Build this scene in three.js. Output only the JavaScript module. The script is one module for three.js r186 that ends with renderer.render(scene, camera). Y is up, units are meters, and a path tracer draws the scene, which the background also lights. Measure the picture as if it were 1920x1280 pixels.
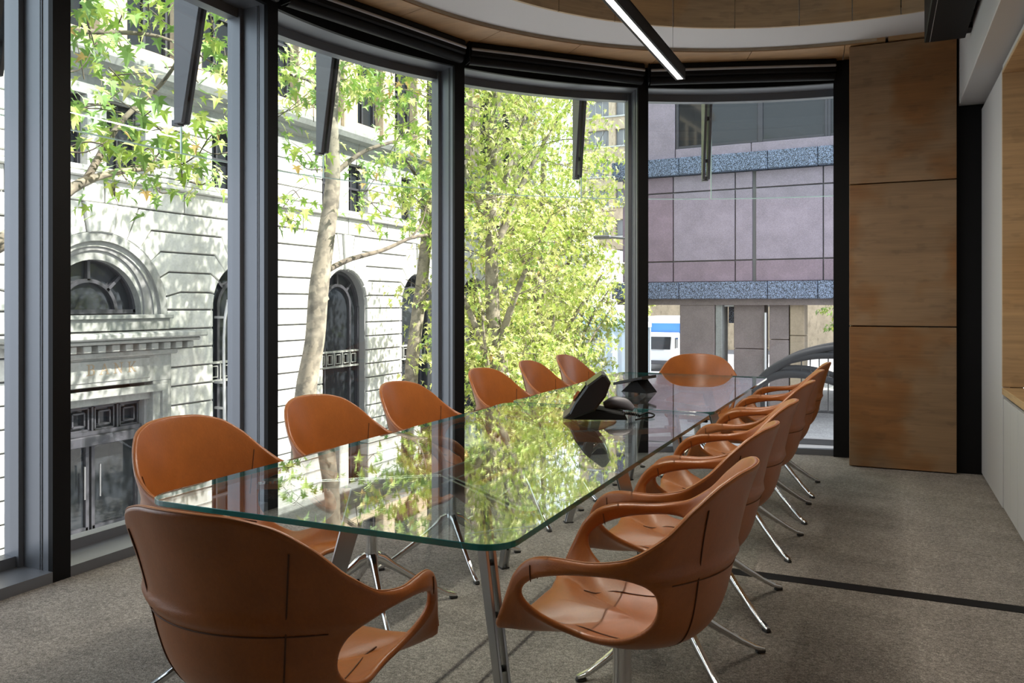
import * as THREE from 'three';
import { mergeGeometries, mergeVertices, toCreasedNormals } from 'three/addons/utils/BufferGeometryUtils.js';
import { FontLoader } from 'three/addons/loaders/FontLoader.js';
import { TextGeometry } from 'three/addons/geometries/TextGeometry.js';
import { MarchingCubes } from 'three/addons/objects/MarchingCubes.js';
import { RectAreaLightUniformsLib } from 'three/addons/lights/RectAreaLightUniformsLib.js';

// ---------------------------------------------------------------- camera, sky, sun, exposure
const scene = new THREE.Scene();
const renderer = new THREE.WebGLRenderer({ antialias: true });
renderer.toneMapping = THREE.LinearToneMapping;
renderer.toneMappingExposure = 1.45;
renderer.shadowMap.enabled = true;
RectAreaLightUniformsLib.init();

const EYE = 1.27, FOCAL = 1525;                      // eye height; focal length in pixels of a 1920 x 1280 frame
const camera = new THREE.PerspectiveCamera(2 * Math.atan(640 / FOCAL) * 180 / Math.PI, 1.5, 0.05, 400);
camera.position.set(0, EYE, 0);
camera.rotation.y = Math.atan2(692, FOCAL);
camera.setViewOffset(1920, 1280, 0, 71, 1920, 1280);  // lens shifted down: verticals stay upright
scene.add(camera);

const SUN_DIR = new THREE.Vector3(0.65, 0.74, -0.17).normalize();
scene.background = new THREE.Color().setRGB(1.75, 1.9, 2.1);   // bright even haze
scene.backgroundIntensity = 1.0;
const sun = new THREE.DirectionalLight(new THREE.Color(1.0, 0.95, 0.87), 13.0);
sun.name = 'sun';
sun.position.copy(SUN_DIR).multiplyScalar(90).add(new THREE.Vector3(-8, 0, -18));
sun.target.position.set(-8, 0, -18);
sun.castShadow = true;
sun.shadow.mapSize.set(4096, 4096);
Object.assign(sun.shadow.camera, { left: -45, right: 45, top: 45, bottom: -45, near: 1, far: 220 });
scene.add(sun, sun.target);
const PENDANT = 90;                                   // strength of the lamp

// ---------------------------------------------------------------- small helpers
let seed = 12345;
const rnd = () => { seed = (seed + 0x6D2B79F5) | 0; let t = Math.imul(seed ^ (seed >>> 15), 1 | seed); t = (t + Math.imul(t ^ (t >>> 7), 61 | t)) ^ t; return ((t ^ (t >>> 14)) >>> 0) / 4294967296; };
const rr = (a, b) => a + (b - a) * rnd();
const clamp = (x, a, b) => Math.min(b, Math.max(a, x));
const lerp = (a, b, t) => a + (b - a) * t;
const sstep = (a, b, x) => { const t = clamp((x - a) / (b - a), 0, 1); return t * t * (3 - 2 * t); };
const V = (x, y, z) => new THREE.Vector3(x, y, z);
const lin = (r, g, b) => new THREE.Color().setRGB(r, g, b);
const D2R = Math.PI / 180;

const used = new Map();
function numbered(name) { const n = used.get(name) || 0; used.set(name, n + 1); return n ? name + '_' + String(n).padStart(3, '0') : name; }
function tag(o, label, category, group, kind) {
  o.userData.label = label;
  if (category) o.userData.category = category;
  if (group) o.userData.group = group;
  if (kind) o.userData.kind = kind;
  return o;
}
function shadows(o) { o.castShadow = true; o.receiveShadow = true; return o; }
function thing(name, label, category, pos = [0, 0, 0], turn = 0, group, kind) {
  const o = new THREE.Group(); o.name = numbered(name); o.position.set(...pos); o.rotation.y = turn; scene.add(o);
  return tag(o, label, category, group, kind);
}
function part(name, geo, mat, parent, label) {
  const m = shadows(new THREE.Mesh(geo, mat)); m.name = name; parent.add(m);
  if (label) m.userData.label = label;
  return m;
}
function solo(name, geo, mat, label, category, group, kind) {
  const m = shadows(new THREE.Mesh(geo, mat)); m.name = numbered(name); scene.add(m);
  return tag(m, label, category, group, kind);
}
function copyOf(src, label, pos, turn) {
  const c = src.clone(); c.name = numbered(src.name.replace(/_\d+$/, '')); c.userData = { ...src.userData, label };
  c.position.set(...pos); c.rotation.set(0, turn, 0); scene.add(c); return c;
}
// uv in metres from the side each triangle faces
function boxUV(g) {
  if (g.index) g = g.toNonIndexed();
  const p = g.attributes.position, n = p.count, uv = new Float32Array(n * 2), a = V(), b = V(), c = V();
  for (let i = 0; i < n; i += 3) {
    a.fromBufferAttribute(p, i); b.fromBufferAttribute(p, i + 1).sub(a); c.fromBufferAttribute(p, i + 2).sub(a); b.cross(c);
    const ax = Math.abs(b.x), ay = Math.abs(b.y), az = Math.abs(b.z);
    for (let k = 0; k < 3; k++) {
      const x = p.getX(i + k), y = p.getY(i + k), z = p.getZ(i + k), o = (i + k) * 2;
      if (ay >= ax && ay >= az) { uv[o] = x; uv[o + 1] = z; } else if (ax >= az) { uv[o] = z; uv[o + 1] = y; } else { uv[o] = x; uv[o + 1] = y; }
    }
  }
  g.setAttribute('uv', new THREE.BufferAttribute(uv, 2));
  if (!g.attributes.normal) g.computeVertexNormals();
  return g;
}
function fromTris(list) { // flat list of vectors, three a triangle
  const g = new THREE.BufferGeometry(), p = new Float32Array(list.length * 3);
  list.forEach((v, i) => { p[3 * i] = v.x; p[3 * i + 1] = v.y; p[3 * i + 2] = v.z; });
  g.setAttribute('position', new THREE.BufferAttribute(p, 3)); g.computeVertexNormals(); return boxUV(g);
}
// box with chamfered edges between two corners
function box(x0, y0, z0, x1, y1, z1, c = 0.004) {
  const C = V((x0 + x1) / 2, (y0 + y1) / 2, (z0 + z1) / 2), h = [Math.abs(x1 - x0) / 2, Math.abs(y1 - y0) / 2, Math.abs(z1 - z0) / 2];
  c = Math.min(c, h[0] * 0.9, h[1] * 0.9, h[2] * 0.9);
  const P = (s, ax) => V(...[0, 1, 2].map((k) => s[k] * (k === ax ? h[k] : h[k] - c)));
  const out = [], quad = (a, b, d, e) => { tri(a, b, d); tri(a, d, e); };
  const tri = (a, b, d) => { const n = b.clone().sub(a).cross(d.clone().sub(a)), m = a.clone().add(b).add(d); if (n.dot(m) < 0) out.push(a, d, b); else out.push(a, b, d); };
  for (let ax = 0; ax < 3; ax++) { const i = (ax + 1) % 3, j = (ax + 2) % 3; for (const s of [-1, 1]) { const q = (u, v) => { const t = [0, 0, 0]; t[ax] = s; t[i] = u; t[j] = v; return P(t, ax); }; quad(q(-1, -1), q(1, -1), q(1, 1), q(-1, 1)); } }
  if (c > 0) {
    for (let ax = 0; ax < 3; ax++) { const i = (ax + 1) % 3, j = (ax + 2) % 3; for (const u of [-1, 1]) for (const v of [-1, 1]) { const q = (w, f) => { const t = [0, 0, 0]; t[ax] = w; t[i] = u; t[j] = v; return P(t, f); }; quad(q(-1, i), q(1, i), q(1, j), q(-1, j)); } }
    for (const u of [-1, 1]) for (const v of [-1, 1]) for (const w of [-1, 1]) tri(P([u, v, w], 0), P([u, v, w], 1), P([u, v, w], 2));
  }
  return fromTris(out.map((p) => p.clone().add(C)));
}
function merge(list) {
  return mergeGeometries(list.map((g) => { g = g.index ? g.toNonIndexed() : g; if (!g.attributes.uv) g = boxUV(g); for (const k of Object.keys(g.attributes)) if (!['position', 'normal', 'uv'].includes(k)) g.deleteAttribute(k); return g; }));
}
function tube(points, radius, seg = 24, sides = 8, closed = false) {
  return new THREE.TubeGeometry(new THREE.CatmullRomCurve3(points, closed), seg, radius, sides, closed);
}
// tube whose radius changes along it: radii at each point
function taper(points, radii, seg = 12, sides = 7) {
  const curve = new THREE.CatmullRomCurve3(points), fr = curve.computeFrenetFrames(seg, false), pos = [], nor = [], uv = [], idx = []; let len = 0, last = null;
  for (let i = 0; i <= seg; i++) {
    const t = i / seg, p = curve.getPoint(t), f = t * (radii.length - 1), k = Math.min(radii.length - 2, Math.floor(f)), r = lerp(radii[k], radii[k + 1], f - k);
    if (last) len += p.distanceTo(last); last = p;
    const n = fr.normals[i], b = fr.binormals[i];
    for (let j = 0; j <= sides; j++) { const a = j / sides * 2 * Math.PI, d = n.clone().multiplyScalar(Math.cos(a)).addScaledVector(b, Math.sin(a)); pos.push(p.x + d.x * r, p.y + d.y * r, p.z + d.z * r); nor.push(d.x, d.y, d.z); uv.push(j / sides * 6.28 * r, len); }
  }
  for (let i = 0; i < seg; i++) for (let j = 0; j < sides; j++) { const a = i * (sides + 1) + j, b = a + sides + 1; idx.push(a, a + 1, b, b, a + 1, b + 1); }
  const g = new THREE.BufferGeometry(); g.setAttribute('position', new THREE.Float32BufferAttribute(pos, 3)); g.setAttribute('normal', new THREE.Float32BufferAttribute(nor, 3)); g.setAttribute('uv', new THREE.Float32BufferAttribute(uv, 2)); g.setIndex(idx); return g;
}
// polygon in a plane, extruded: pts are [a, b]; place(a, b, d) gives the world point
function slab(pts, depth, bevel, place) {
  const s = new THREE.Shape(pts.map(([a, b]) => new THREE.Vector2(a, b)));
  const g = new THREE.ExtrudeGeometry(s, { depth: depth - bevel, bevelEnabled: bevel > 0, bevelThickness: bevel, bevelSize: bevel, bevelOffset: -bevel, bevelSegments: 1, curveSegments: 6 });
  return remap(g, place);
}
function remap(g, place) {
  if (g.index) g = g.toNonIndexed();
  const p = g.attributes.position;
  for (let i = 0; i < p.count; i++) { const v = place(p.getX(i), p.getY(i), p.getZ(i)); p.setXYZ(i, v.x, v.y, v.z); }
  // keep the outside outside
  const a = V().fromBufferAttribute(p, 0), m = place(0, 0, 0), dx = place(1, 0, 0).sub(m), dy = place(0, 1, 0).sub(m), dz = place(0, 0, 1).sub(m);
  if (dx.cross(dy).dot(dz) < 0) for (let i = 0; i < p.count; i += 3) { const x = p.getX(i + 1), y = p.getY(i + 1), z = p.getZ(i + 1); p.setXYZ(i + 1, p.getX(i + 2), p.getY(i + 2), p.getZ(i + 2)); p.setXYZ(i + 2, x, y, z); }
  g.deleteAttribute('normal'); g.deleteAttribute('uv'); g.computeVertexNormals(); return boxUV(g);
}

// ---------------------------------------------------------------- procedural textures
function hash2(x, y, s) { let h = Math.imul(x, 374761393) ^ Math.imul(y, 668265263) ^ Math.imul(s, 2147483647); h = Math.imul(h ^ (h >>> 13), 1274126177); return ((h ^ (h >>> 16)) >>> 0) / 4294967296; }
function vnoise(x, y, per, perY, s) { const ix = Math.floor(x), iy = Math.floor(y), fx = x - ix, fy = y - iy, u = fx * fx * (3 - 2 * fx), v = fy * fy * (3 - 2 * fy), w = (i, j) => hash2(((i % per) + per) % per, ((j % perY) + perY) % perY, s); return lerp(lerp(w(ix, iy), w(ix + 1, iy), u), lerp(w(ix, iy + 1), w(ix + 1, iy + 1), u), v); }
function fbm(u, v, fx, fy, oct, s) { let a = 0.5, t = 0, n = 0; for (let o = 0; o < oct; o++) { t += a * vnoise(u * fx, v * fy, fx, fy, s + o); n += a; a *= 0.55; fx *= 2; fy *= 2; } return t / n; }
function texture(w, h, fn, metres, srgb = true) {
  const d = new Uint8Array(w * h * 4);
  for (let y = 0; y < h; y++) for (let x = 0; x < w; x++) { const c = fn(x / w, y / h, x, y), o = (y * w + x) * 4; d[o] = clamp(c[0], 0, 1) * 255; d[o + 1] = clamp(c[1], 0, 1) * 255; d[o + 2] = clamp(c[2], 0, 1) * 255; d[o + 3] = 255; }
  const t = new THREE.DataTexture(d, w, h); t.wrapS = t.wrapT = THREE.RepeatWrapping; t.magFilter = THREE.LinearFilter; t.minFilter = THREE.LinearMipmapLinearFilter; t.generateMipmaps = true;
  if (srgb) t.colorSpace = THREE.SRGBColorSpace;
  t.repeat.set(1 / (metres[0] || metres), 1 / (metres[1] || metres)); t.needsUpdate = true; return t;
}
const grey = (v) => [v, v, v];
const carpetMap = texture(1024, 1024, (u, v, x, y) => {
  const fib = fbm(u, v, 256, 256, 2, 3), mid = fbm(u + fib * 0.01, v, 64, 90, 2, 9), big = fbm(u, v, 5, 5, 3, 21), fl = hash2(x, y, 5);
  const t = 0.56 + (fib - 0.5) * 0.40 + (mid - 0.5) * 0.20 + (big - 0.5) * 0.10 + (fl - 0.5) * 0.16; return [t * 1.02, t * 0.985, t * 0.94];
}, 0.75);
const carpetBump = texture(512, 512, (u, v, x, y) => grey(0.5 * fbm(u, v, 128, 128, 2, 31) + 0.5 * hash2(x, y, 8)), 0.5, false);
const leatherMap = texture(512, 512, (u, v) => { const m = fbm(u, v, 6, 6, 4, 41), f = fbm(u, v, 90, 90, 2, 42), t = 0.90 + (m - 0.5) * 0.16 + (f - 0.5) * 0.06; return [t, t * 0.985, t * 0.97]; }, 0.45);
const leatherBump = texture(512, 512, (u, v) => { const f = fbm(u, v, 96, 96, 2, 51), g = fbm(u, v, 24, 24, 2, 52); return grey(0.7 * f + 0.3 * g); }, 0.12, false);
function plyTexture(s, blot, tone) {
  return texture(1024, 1024, (u, v) => {
    const w = fbm(u, v, 3, 5, 4, s), fine = fbm(u + w * 0.02, v, 8, 190, 2, s + 7), mid = fbm(u + w * 0.05, v + w * 0.03, 3, 22, 3, s + 13), b = fbm(u, v, 3, 3, 4, s + 19), fl = fbm(u, v, 14, 40, 3, s + 23);
    const t = 0.86 + (fine - 0.5) * 0.10 + (mid - 0.5) * 0.16 - sstep(0.62, 0.8, fl) * 0.06, o = sstep(0.45, 0.70, b) * blot;
    return [tone[0] * t * (1 - 0.06 * o), tone[1] * t * (1 - 0.20 * o), tone[2] * t * (1 - 0.42 * o)];
  }, [1.5, 1.5]);
}
const plyPanelMap = plyTexture(61, 1.0, [0.80, 0.66, 0.50]);
const plyPaleMap = plyTexture(71, 0.35, [0.90, 0.76, 0.58]);
const stoneMap = texture(512, 512, (u, v) => { const b = fbm(u, v, 3, 4, 4, 81), f = fbm(u, v, 60, 60, 3, 82), s = fbm(u, v, 10, 3, 3, 83), t = 0.80 + (b - 0.5) * 0.18 + (f - 0.5) * 0.10 - sstep(0.6, 0.85, s) * 0.10; return [t, t * 0.99, t * 0.965]; }, 2.4);
const graniteMap = texture(512, 512, (u, v, x, y) => { const f = fbm(u, v, 110, 110, 2, 91), g = fbm(u, v, 40, 40, 2, 92), t = f > 0.56 ? 0.78 : f < 0.44 ? 0.24 : 0.48; return [t * 0.90 + (g - 0.5) * 0.2, t * 0.96 + (g - 0.5) * 0.2, t * 1.06 + (g - 0.5) * 0.2]; }, 1.6);
const pinkMap = texture(512, 512, (u, v, x, y) => { const f = fbm(u, v, 160, 160, 2, 101), g = fbm(u, v, 5, 5, 4, 102), t = 0.86 + (f - 0.5) * 0.22 + (g - 0.5) * 0.16; return [t, t * 0.97, t]; }, 2.2);
const barkMap = texture(256, 512, (u, v) => { const b = fbm(u, v, 7, 14, 4, 111), p = sstep(0.50, 0.60, fbm(u, v, 12, 16, 3, 112)); const t = 0.62 + (b - 0.5) * 0.5; return [lerp(t, 0.82, p * 0.5), lerp(t * 0.97, 0.79, p * 0.5), lerp(t * 0.90, 0.72, p * 0.5)]; }, [0.9, 1.4]);
const roadMap = texture(512, 512, (u, v, x, y) => { const f = fbm(u, v, 120, 120, 2, 121), g = fbm(u, v, 4, 4, 4, 122), t = 0.8 + (f - 0.5) * 0.3 + (g - 0.5) * 0.2; return [t, t, t * 1.02]; }, 4);
const brushMap = texture(256, 512, (u, v) => { const f = fbm(u, v, 128, 3, 2, 131), g = fbm(u, v, 4, 6, 3, 132); return grey(0.45 + (f - 0.5) * 0.2 + (g - 0.5) * 0.25); }, [0.3, 1.2], false);

// ---------------------------------------------------------------- materials
const std = (o) => new THREE.MeshStandardMaterial(o), phy = (o) => new THREE.MeshPhysicalMaterial(o);
const M = {
  carpet: std({ color: lin(0.86, 0.84, 0.82), map: carpetMap, bumpMap: carpetBump, bumpScale: 0.004, roughness: 1 }),
  leather: phy({ color: lin(0.44, 0.136, 0.024), map: leatherMap, bumpMap: leatherBump, bumpScale: 0.0003, roughness: 0.36, clearcoat: 0.2, clearcoatRoughness: 0.3 }),
  stitch: std({ color: lin(0.10, 0.035, 0.012), roughness: 0.7 }),
  piping: std({ color: lin(0.42, 0.17, 0.06), roughness: 0.55 }),
  chrome: std({ color: lin(0.72, 0.72, 0.72), metalness: 1, roughness: 0.13 }),
  satin: std({ color: lin(0.42, 0.42, 0.42), metalness: 1, roughness: 0.28 }),
  glide: std({ color: lin(0.02, 0.02, 0.02), roughness: 0.5 }),
  black: phy({ color: lin(0.004, 0.004, 0.0045), roughness: 0.55, specularIntensity: 0.35 }),
  blackGloss: std({ color: lin(0.010, 0.010, 0.011), roughness: 0.28 }),
  anodised: std({ color: lin(0.17, 0.18, 0.20), metalness: 0.55, roughness: 0.42, roughnessMap: null }),
  rail: std({ color: lin(0.35, 0.35, 0.36), metalness: 0.3, roughness: 0.4 }),
  pane: phy({ color: lin(0.95, 0.97, 0.96), transmission: 1, thickness: 0, roughness: 0, ior: 1.5, side: THREE.DoubleSide }),
  skin: phy({ color: lin(0.90, 0.955, 0.945), transmission: 1, thickness: 0, roughness: 0, ior: 1.5, side: THREE.DoubleSide }),
  skinEdge: phy({ color: lin(0.82, 0.95, 0.93), roughness: 0.2, transmission: 0.35, thickness: 0 }),
  tableGlass: phy({ color: lin(0.93, 0.97, 0.96), transmission: 1, thickness: 0, roughness: 0, ior: 1.52, side: THREE.DoubleSide }),
  tableEdge: phy({ color: lin(0.020, 0.17, 0.17), roughness: 0.12, transmission: 0.3, thickness: 0, ior: 1.52 }),
  ply: std({ color: lin(0.54, 0.50, 0.46), map: plyPanelMap, roughness: 0.55 }),
  plyPale: std({ color: lin(0.78, 0.76, 0.72), map: plyPaleMap, roughness: 0.55 }),
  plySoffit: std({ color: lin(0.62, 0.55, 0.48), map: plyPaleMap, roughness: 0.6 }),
  white: std({ color: lin(0.46, 0.46, 0.465), roughness: 0.65 }),
  ceil: std({ color: lin(0.56, 0.555, 0.56), roughness: 0.85 }),
  beige: std({ color: lin(0.78, 0.84, 0.90), map: plyPaleMap, roughness: 0.6 }),
  stone: std({ color: lin(0.78, 0.80, 0.80), map: stoneMap, roughness: 0.9 }),
  stoneGrey: std({ color: lin(0.40, 0.42, 0.425), map: stoneMap, roughness: 0.9 }),
  stoneTan: std({ color: lin(0.80, 0.66, 0.50), map: stoneMap, roughness: 0.9 }),
  joint: std({ color: lin(0.20, 0.20, 0.20), roughness: 1 }),
  bronze: std({ color: lin(0.055, 0.055, 0.065), metalness: 0.4, roughness: 0.5 }),
  darkGlass: phy({ color: lin(0.018, 0.021, 0.025), roughness: 0.04, metalness: 0, ior: 1.45 }),
  paleGlass: phy({ color: lin(0.20, 0.205, 0.21), roughness: 0.1, ior: 1.5 }),
  letter: std({ color: lin(0.24, 0.185, 0.125), roughness: 0.8 }),
  pink: std({ color: lin(0.36, 0.33, 0.37), map: pinkMap, roughness: 0.7 }),
  pinkDeep: std({ color: lin(0.31, 0.25, 0.285), map: pinkMap, roughness: 0.7 }),
  granite: std({ color: lin(0.55, 0.60, 0.70), map: graniteMap, roughness: 0.6 }),
  brownStone: std({ color: lin(0.25, 0.22, 0.20), map: pinkMap, roughness: 0.7 }),
  tanStone: std({ color: lin(0.55, 0.45, 0.34), map: stoneMap, roughness: 0.8 }),
  bark: std({ color: lin(0.50, 0.47, 0.42), map: barkMap, roughness: 0.95 }),
  branch: std({ color: lin(0.26, 0.23, 0.20), map: barkMap, roughness: 0.95 }),
  road: std({ color: lin(0.30, 0.30, 0.31), map: roadMap, roughness: 0.95 }),
  paving: std({ color: lin(0.62, 0.61, 0.60), map: roadMap, roughness: 0.95 }),
  steel: std({ color: lin(0.10, 0.10, 0.11), metalness: 0.4, roughness: 0.45 }),
  ribSteel: phy({ color: lin(0.03, 0.03, 0.033), roughness: 0.6, specularIntensity: 0.3 }),
  steelPale: std({ color: lin(0.55, 0.55, 0.56), metalness: 0.5, roughness: 0.35 }),
  blue: std({ color: lin(0.06, 0.22, 0.62), roughness: 0.4 }),
  truckWhite: std({ color: lin(0.80, 0.81, 0.82), roughness: 0.35 }),
  tent: phy({ color: lin(0.62, 0.74, 0.82), roughness: 1, transmission: 0.35, thickness: 0 }),
  screen: std({ color: lin(0.02, 0.022, 0.026), roughness: 0.08 }),
  plasticGrey: std({ color: lin(0.13, 0.13, 0.15), roughness: 0.38 }),
  lampGlow: std({ color: lin(0.9, 0.9, 0.88), emissive: lin(1.0, 0.96, 0.90), emissiveIntensity: 3.0, roughness: 0.6 }),
};

// ---------------------------------------------------------------- the facade line: straight along x = -3.43, then round the corner
const OX = -0.03, OZ = -3.9, R0 = 3.4;
const facade = (L, R) => L < 0 ? [OX - R, OZ - L] : [OX - R * Math.cos(L / R0), OZ - R * Math.sin(L / R0)];
function strip(L0, L1, Ra, Rb, y0, y1, n) { // a bar swept along the facade between radii Ra < Rb
  n = n || Math.max(2, Math.ceil((L1 - L0) / 0.11));
  const out = [], at = (i, R, y) => { const [x, z] = facade(lerp(L0, L1, i / n), R); return V(x, y, z); };
  const quad = (a, b, c, d) => out.push(a, b, c, a, c, d);
  for (let i = 0; i < n; i++) {
    quad(at(i, Ra, y0), at(i, Ra, y1), at(i + 1, Ra, y1), at(i + 1, Ra, y0));
    quad(at(i, Rb, y0), at(i + 1, Rb, y0), at(i + 1, Rb, y1), at(i, Rb, y1));
    quad(at(i, Ra, y1), at(i, Rb, y1), at(i + 1, Rb, y1), at(i + 1, Ra, y1));
    quad(at(i, Ra, y0), at(i + 1, Ra, y0), at(i + 1, Rb, y0), at(i, Rb, y0));
  }
  quad(at(0, Ra, y0), at(0, Rb, y0), at(0, Rb, y1), at(0, Ra, y1));
  quad(at(n, Ra, y0), at(n, Ra, y1), at(n, Rb, y1), at(n, Rb, y0));
  return fromTris(out.reverse());
}
function sheet(L0, L1, R, y0, y1, n) { // a curved pane without thickness, with smooth normals
  n = n || Math.max(2, Math.ceil((L1 - L0) / 0.06));
  const pos = [], nor = [], uv = [], idx = [];
  for (let i = 0; i <= n; i++) {
    const L = lerp(L0, L1, i / n), [x, z] = facade(L, R), a = Math.max(0, L) / R0;
    for (const y of [y0, y1]) { pos.push(x, y, z); nor.push(Math.cos(a), 0, Math.sin(a)); uv.push(L, y); }
  }
  for (let i = 0; i < n; i++) { const k = 2 * i; idx.push(k, k + 2, k + 1, k + 2, k + 3, k + 1); }
  const g = new THREE.BufferGeometry(); g.setAttribute('position', new THREE.Float32BufferAttribute(pos, 3)); g.setAttribute('normal', new THREE.Float32BufferAttribute(nor, 3)); g.setAttribute('uv', new THREE.Float32BufferAttribute(uv, 2)); g.setIndex(idx); return g;
}
const SOFFIT = 3.28, CEIL = 3.31, HEAD = 3.11, WALLX = 0.68, BACKZ = 5.2, LBACK = OZ - BACKZ;
function planShape(R, xr, zb) { // D-shaped plan (x, -z): straight left side, round far end
  const s = new THREE.Shape(), pts = [];
  pts.push([xr, -zb], [OX - R, -zb]);
  for (let i = 0; i <= 40; i++) { const a = i / 40 * Math.PI / 2, x = OX - R * Math.cos(a), z = OZ - R * Math.sin(a); pts.push([x, -z]); }
  const far = Math.min(xr, 3); for (let x = OX + 0.2; x < far; x += 0.2) pts.push([x, -(OZ - Math.sqrt(Math.max(0.01, R * R - (x - OX) ** 2)))]);
  pts.push([xr, -(OZ - Math.sqrt(Math.max(0.01, R * R - (xr - OX) ** 2)))]);
  return pts.map(([a, b]) => new THREE.Vector2(a, b));
}
const flat = (pts, hole, y0, y1) => {
  const s = new THREE.Shape(pts); if (hole) s.holes.push(new THREE.Path(hole));
  return remap(new THREE.ExtrudeGeometry(s, { depth: y1 - y0, bevelEnabled: false }), (a, b, d) => V(a, y0 + d, -b));
};
// floor and ceiling
solo('floor', flat(planShape(3.74, 1.2, BACKZ + 0.2), null, -0.3, 0), M.carpet, 'heathered grey wool carpet covering the whole floor', 'floor', null, 'structure');
solo('trim_1', box(-0.82, -0.004, -3.99, WALLX, 0.002, -3.903, 0.001), M.black, 'flat black strip let into the carpet across the aisle', 'floor trim', null, 'structure');
const OCULUS_R = 0.44;
const ceiling = thing('ceiling', 'white ceiling with a rounded recess lined in pale wood', 'ceiling', [0, 0, 0], 0, null, 'structure');
part('plasterboard', flat(planShape(3.3, 1.2, BACKZ + 0.2), planShape(2.475, OCULUS_R + 0.012, BACKZ - 0.79), CEIL, CEIL + 0.05), M.ceil, ceiling);
part('roof_slab', flat(planShape(4.05, 1.4, BACKZ + 0.4), null, 3.62, 4.0), M.ceil, ceiling);
{ // recess lining: curved boards with fine joints
  const cuts = [-5.5, -4.0, -2.6, -1.2, 0.15, 0.78, 1.42, 2.06, 2.70, 3.34, 3.98, 4.62, 5.12, 5.56, 6.0];
  for (let i = 0; i + 1 < cuts.length; i++) part('lining_board', strip(cuts[i] * 1 + 0.004, cuts[i + 1] - 0.004, 2.45, 2.472, CEIL - 0.003, 3.62), M.beige, ceiling);
  part('lining_board', box(OCULUS_R, CEIL - 0.003, BACKZ - 0.8, OCULUS_R + 0.02, 3.62, -6.4, 0.002), M.beige, ceiling);
  part('lining_board', box(-2.48, CEIL - 0.003, BACKZ - 0.82, OCULUS_R, 3.62, BACKZ - 0.8, 0.002), M.beige, ceiling);
}
{ // plywood soffit along the windows, board by board
  const so = thing('trim_2', 'plywood soffit boards curving along the top of the windows', 'soffit', [0, 0, 0], 0, null, 'structure');
  const cuts = [LBACK, -7.5, -6, -4.5, -3.0, -1.5]; for (let a = 4; a <= 86; a += 13.6) cuts.push(a * D2R * R0); cuts.push(91.2 * D2R * R0);
  for (let i = 0; i + 1 < cuts.length; i++) part('soffit_board', strip(cuts[i] + 0.0025, cuts[i + 1] - 0.0025, 2.95, 3.62, SOFFIT, SOFFIT + 0.03), M.plySoffit, so);
  part('soffit_board', box(OX + 0.08, SOFFIT + 0.001, -7.3, WALLX + 0.3, SOFFIT + 0.031, -6.845, 0.001), M.plySoffit, so);
  part('edge_strip', strip(LBACK, 90 * D2R * R0, 2.945, 2.95, SOFFIT + 0.008, SOFFIT + 0.03), M.tanStone, so);
}
// ---------------------------------------------------------------- windows: deep fins, curved panes
const RG = 3.66, fins = [-4.3, -2.82, -1.305, 0.12, 1.81, 3.47, 5.03];
const winWords = {
  0: 'tall window beside the camera, left of the picture', 1: 'tall window at the left edge of the picture, mostly cut off by the frame', 2: 'tall window framing the stone doorway marked BANK', 3: 'tall curved window framing the pale leaning tree trunk',
  4: 'tall curved window filled with sunlit yellow green leaves', 5: 'tall curved window facing the purple granite building',
};
let wn = 0;
for (let i = 0; i + 1 < fins.length; i++) {
  const L0 = fins[i], L1 = i + 2 === fins.length ? 5.09 : fins[i + 1] - 0.09;
  const w = thing('window_' + (++wn), winWords[i] || `tall straight window behind the camera, number ${wn} from the back wall`, 'window', [0, 0, 0], 0, null, 'structure');
  const fin = (L) => { // fin at the left end of the pane: thick profile with fine grooves, black cap inside
    part('fin', merge([strip(L - 0.09, L, 3.43, 3.70, 0.02, SOFFIT, 1), strip(L - 0.094, L + 0.004, 3.47, 3.475, 0.05, HEAD, 1), strip(L - 0.094, L + 0.004, 3.482, 3.487, 0.05, HEAD, 1), strip(L - 0.115, L + 0.025, 3.60, 3.70, 0.05, HEAD, 1)]), M.anodised, w);
    part('fin_cap', strip(L - 0.09, L, 3.40, 3.43, 0.0, SOFFIT, 1), M.black, w);
  };
  fin(L0);
  if (i + 2 === fins.length) { part('end_post', box(-0.36, 0, -7.36, -0.235, SOFFIT, -7.24, 0.003), M.black, w); }
  part('sill', merge([strip(L0, L1, 3.40, 3.72, 0, 0.05), strip(L0, L1, 3.62, 3.70, 0.05, 0.10)]), M.anodised, w);
  part('head', merge([strip(L0, L1, 3.43, 3.72, HEAD, HEAD + 0.012), strip(L0, L1, 3.62, 3.70, HEAD - 0.06, HEAD)]), M.anodised, w);
  part('head_fascia', merge([strip(L0, L1, 3.40, 3.43, HEAD - 0.0, SOFFIT), strip(L0, L1, 3.43, 3.72, HEAD + 0.012, SOFFIT)]), M.black, w);
  part('pane', sheet(L0, L1, RG, 0.09, HEAD - 0.05), M.pane, w);
}
solo('wall_left', strip(LBACK, -4.39, 3.40, 3.72, -0.3, 3.62, 1), M.white, 'unseen white wall left of and behind the camera, added to cut daylight', 'wall', null, 'structure');  // unseen wall, added instead of windows to keep daylight off chair backs
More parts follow.
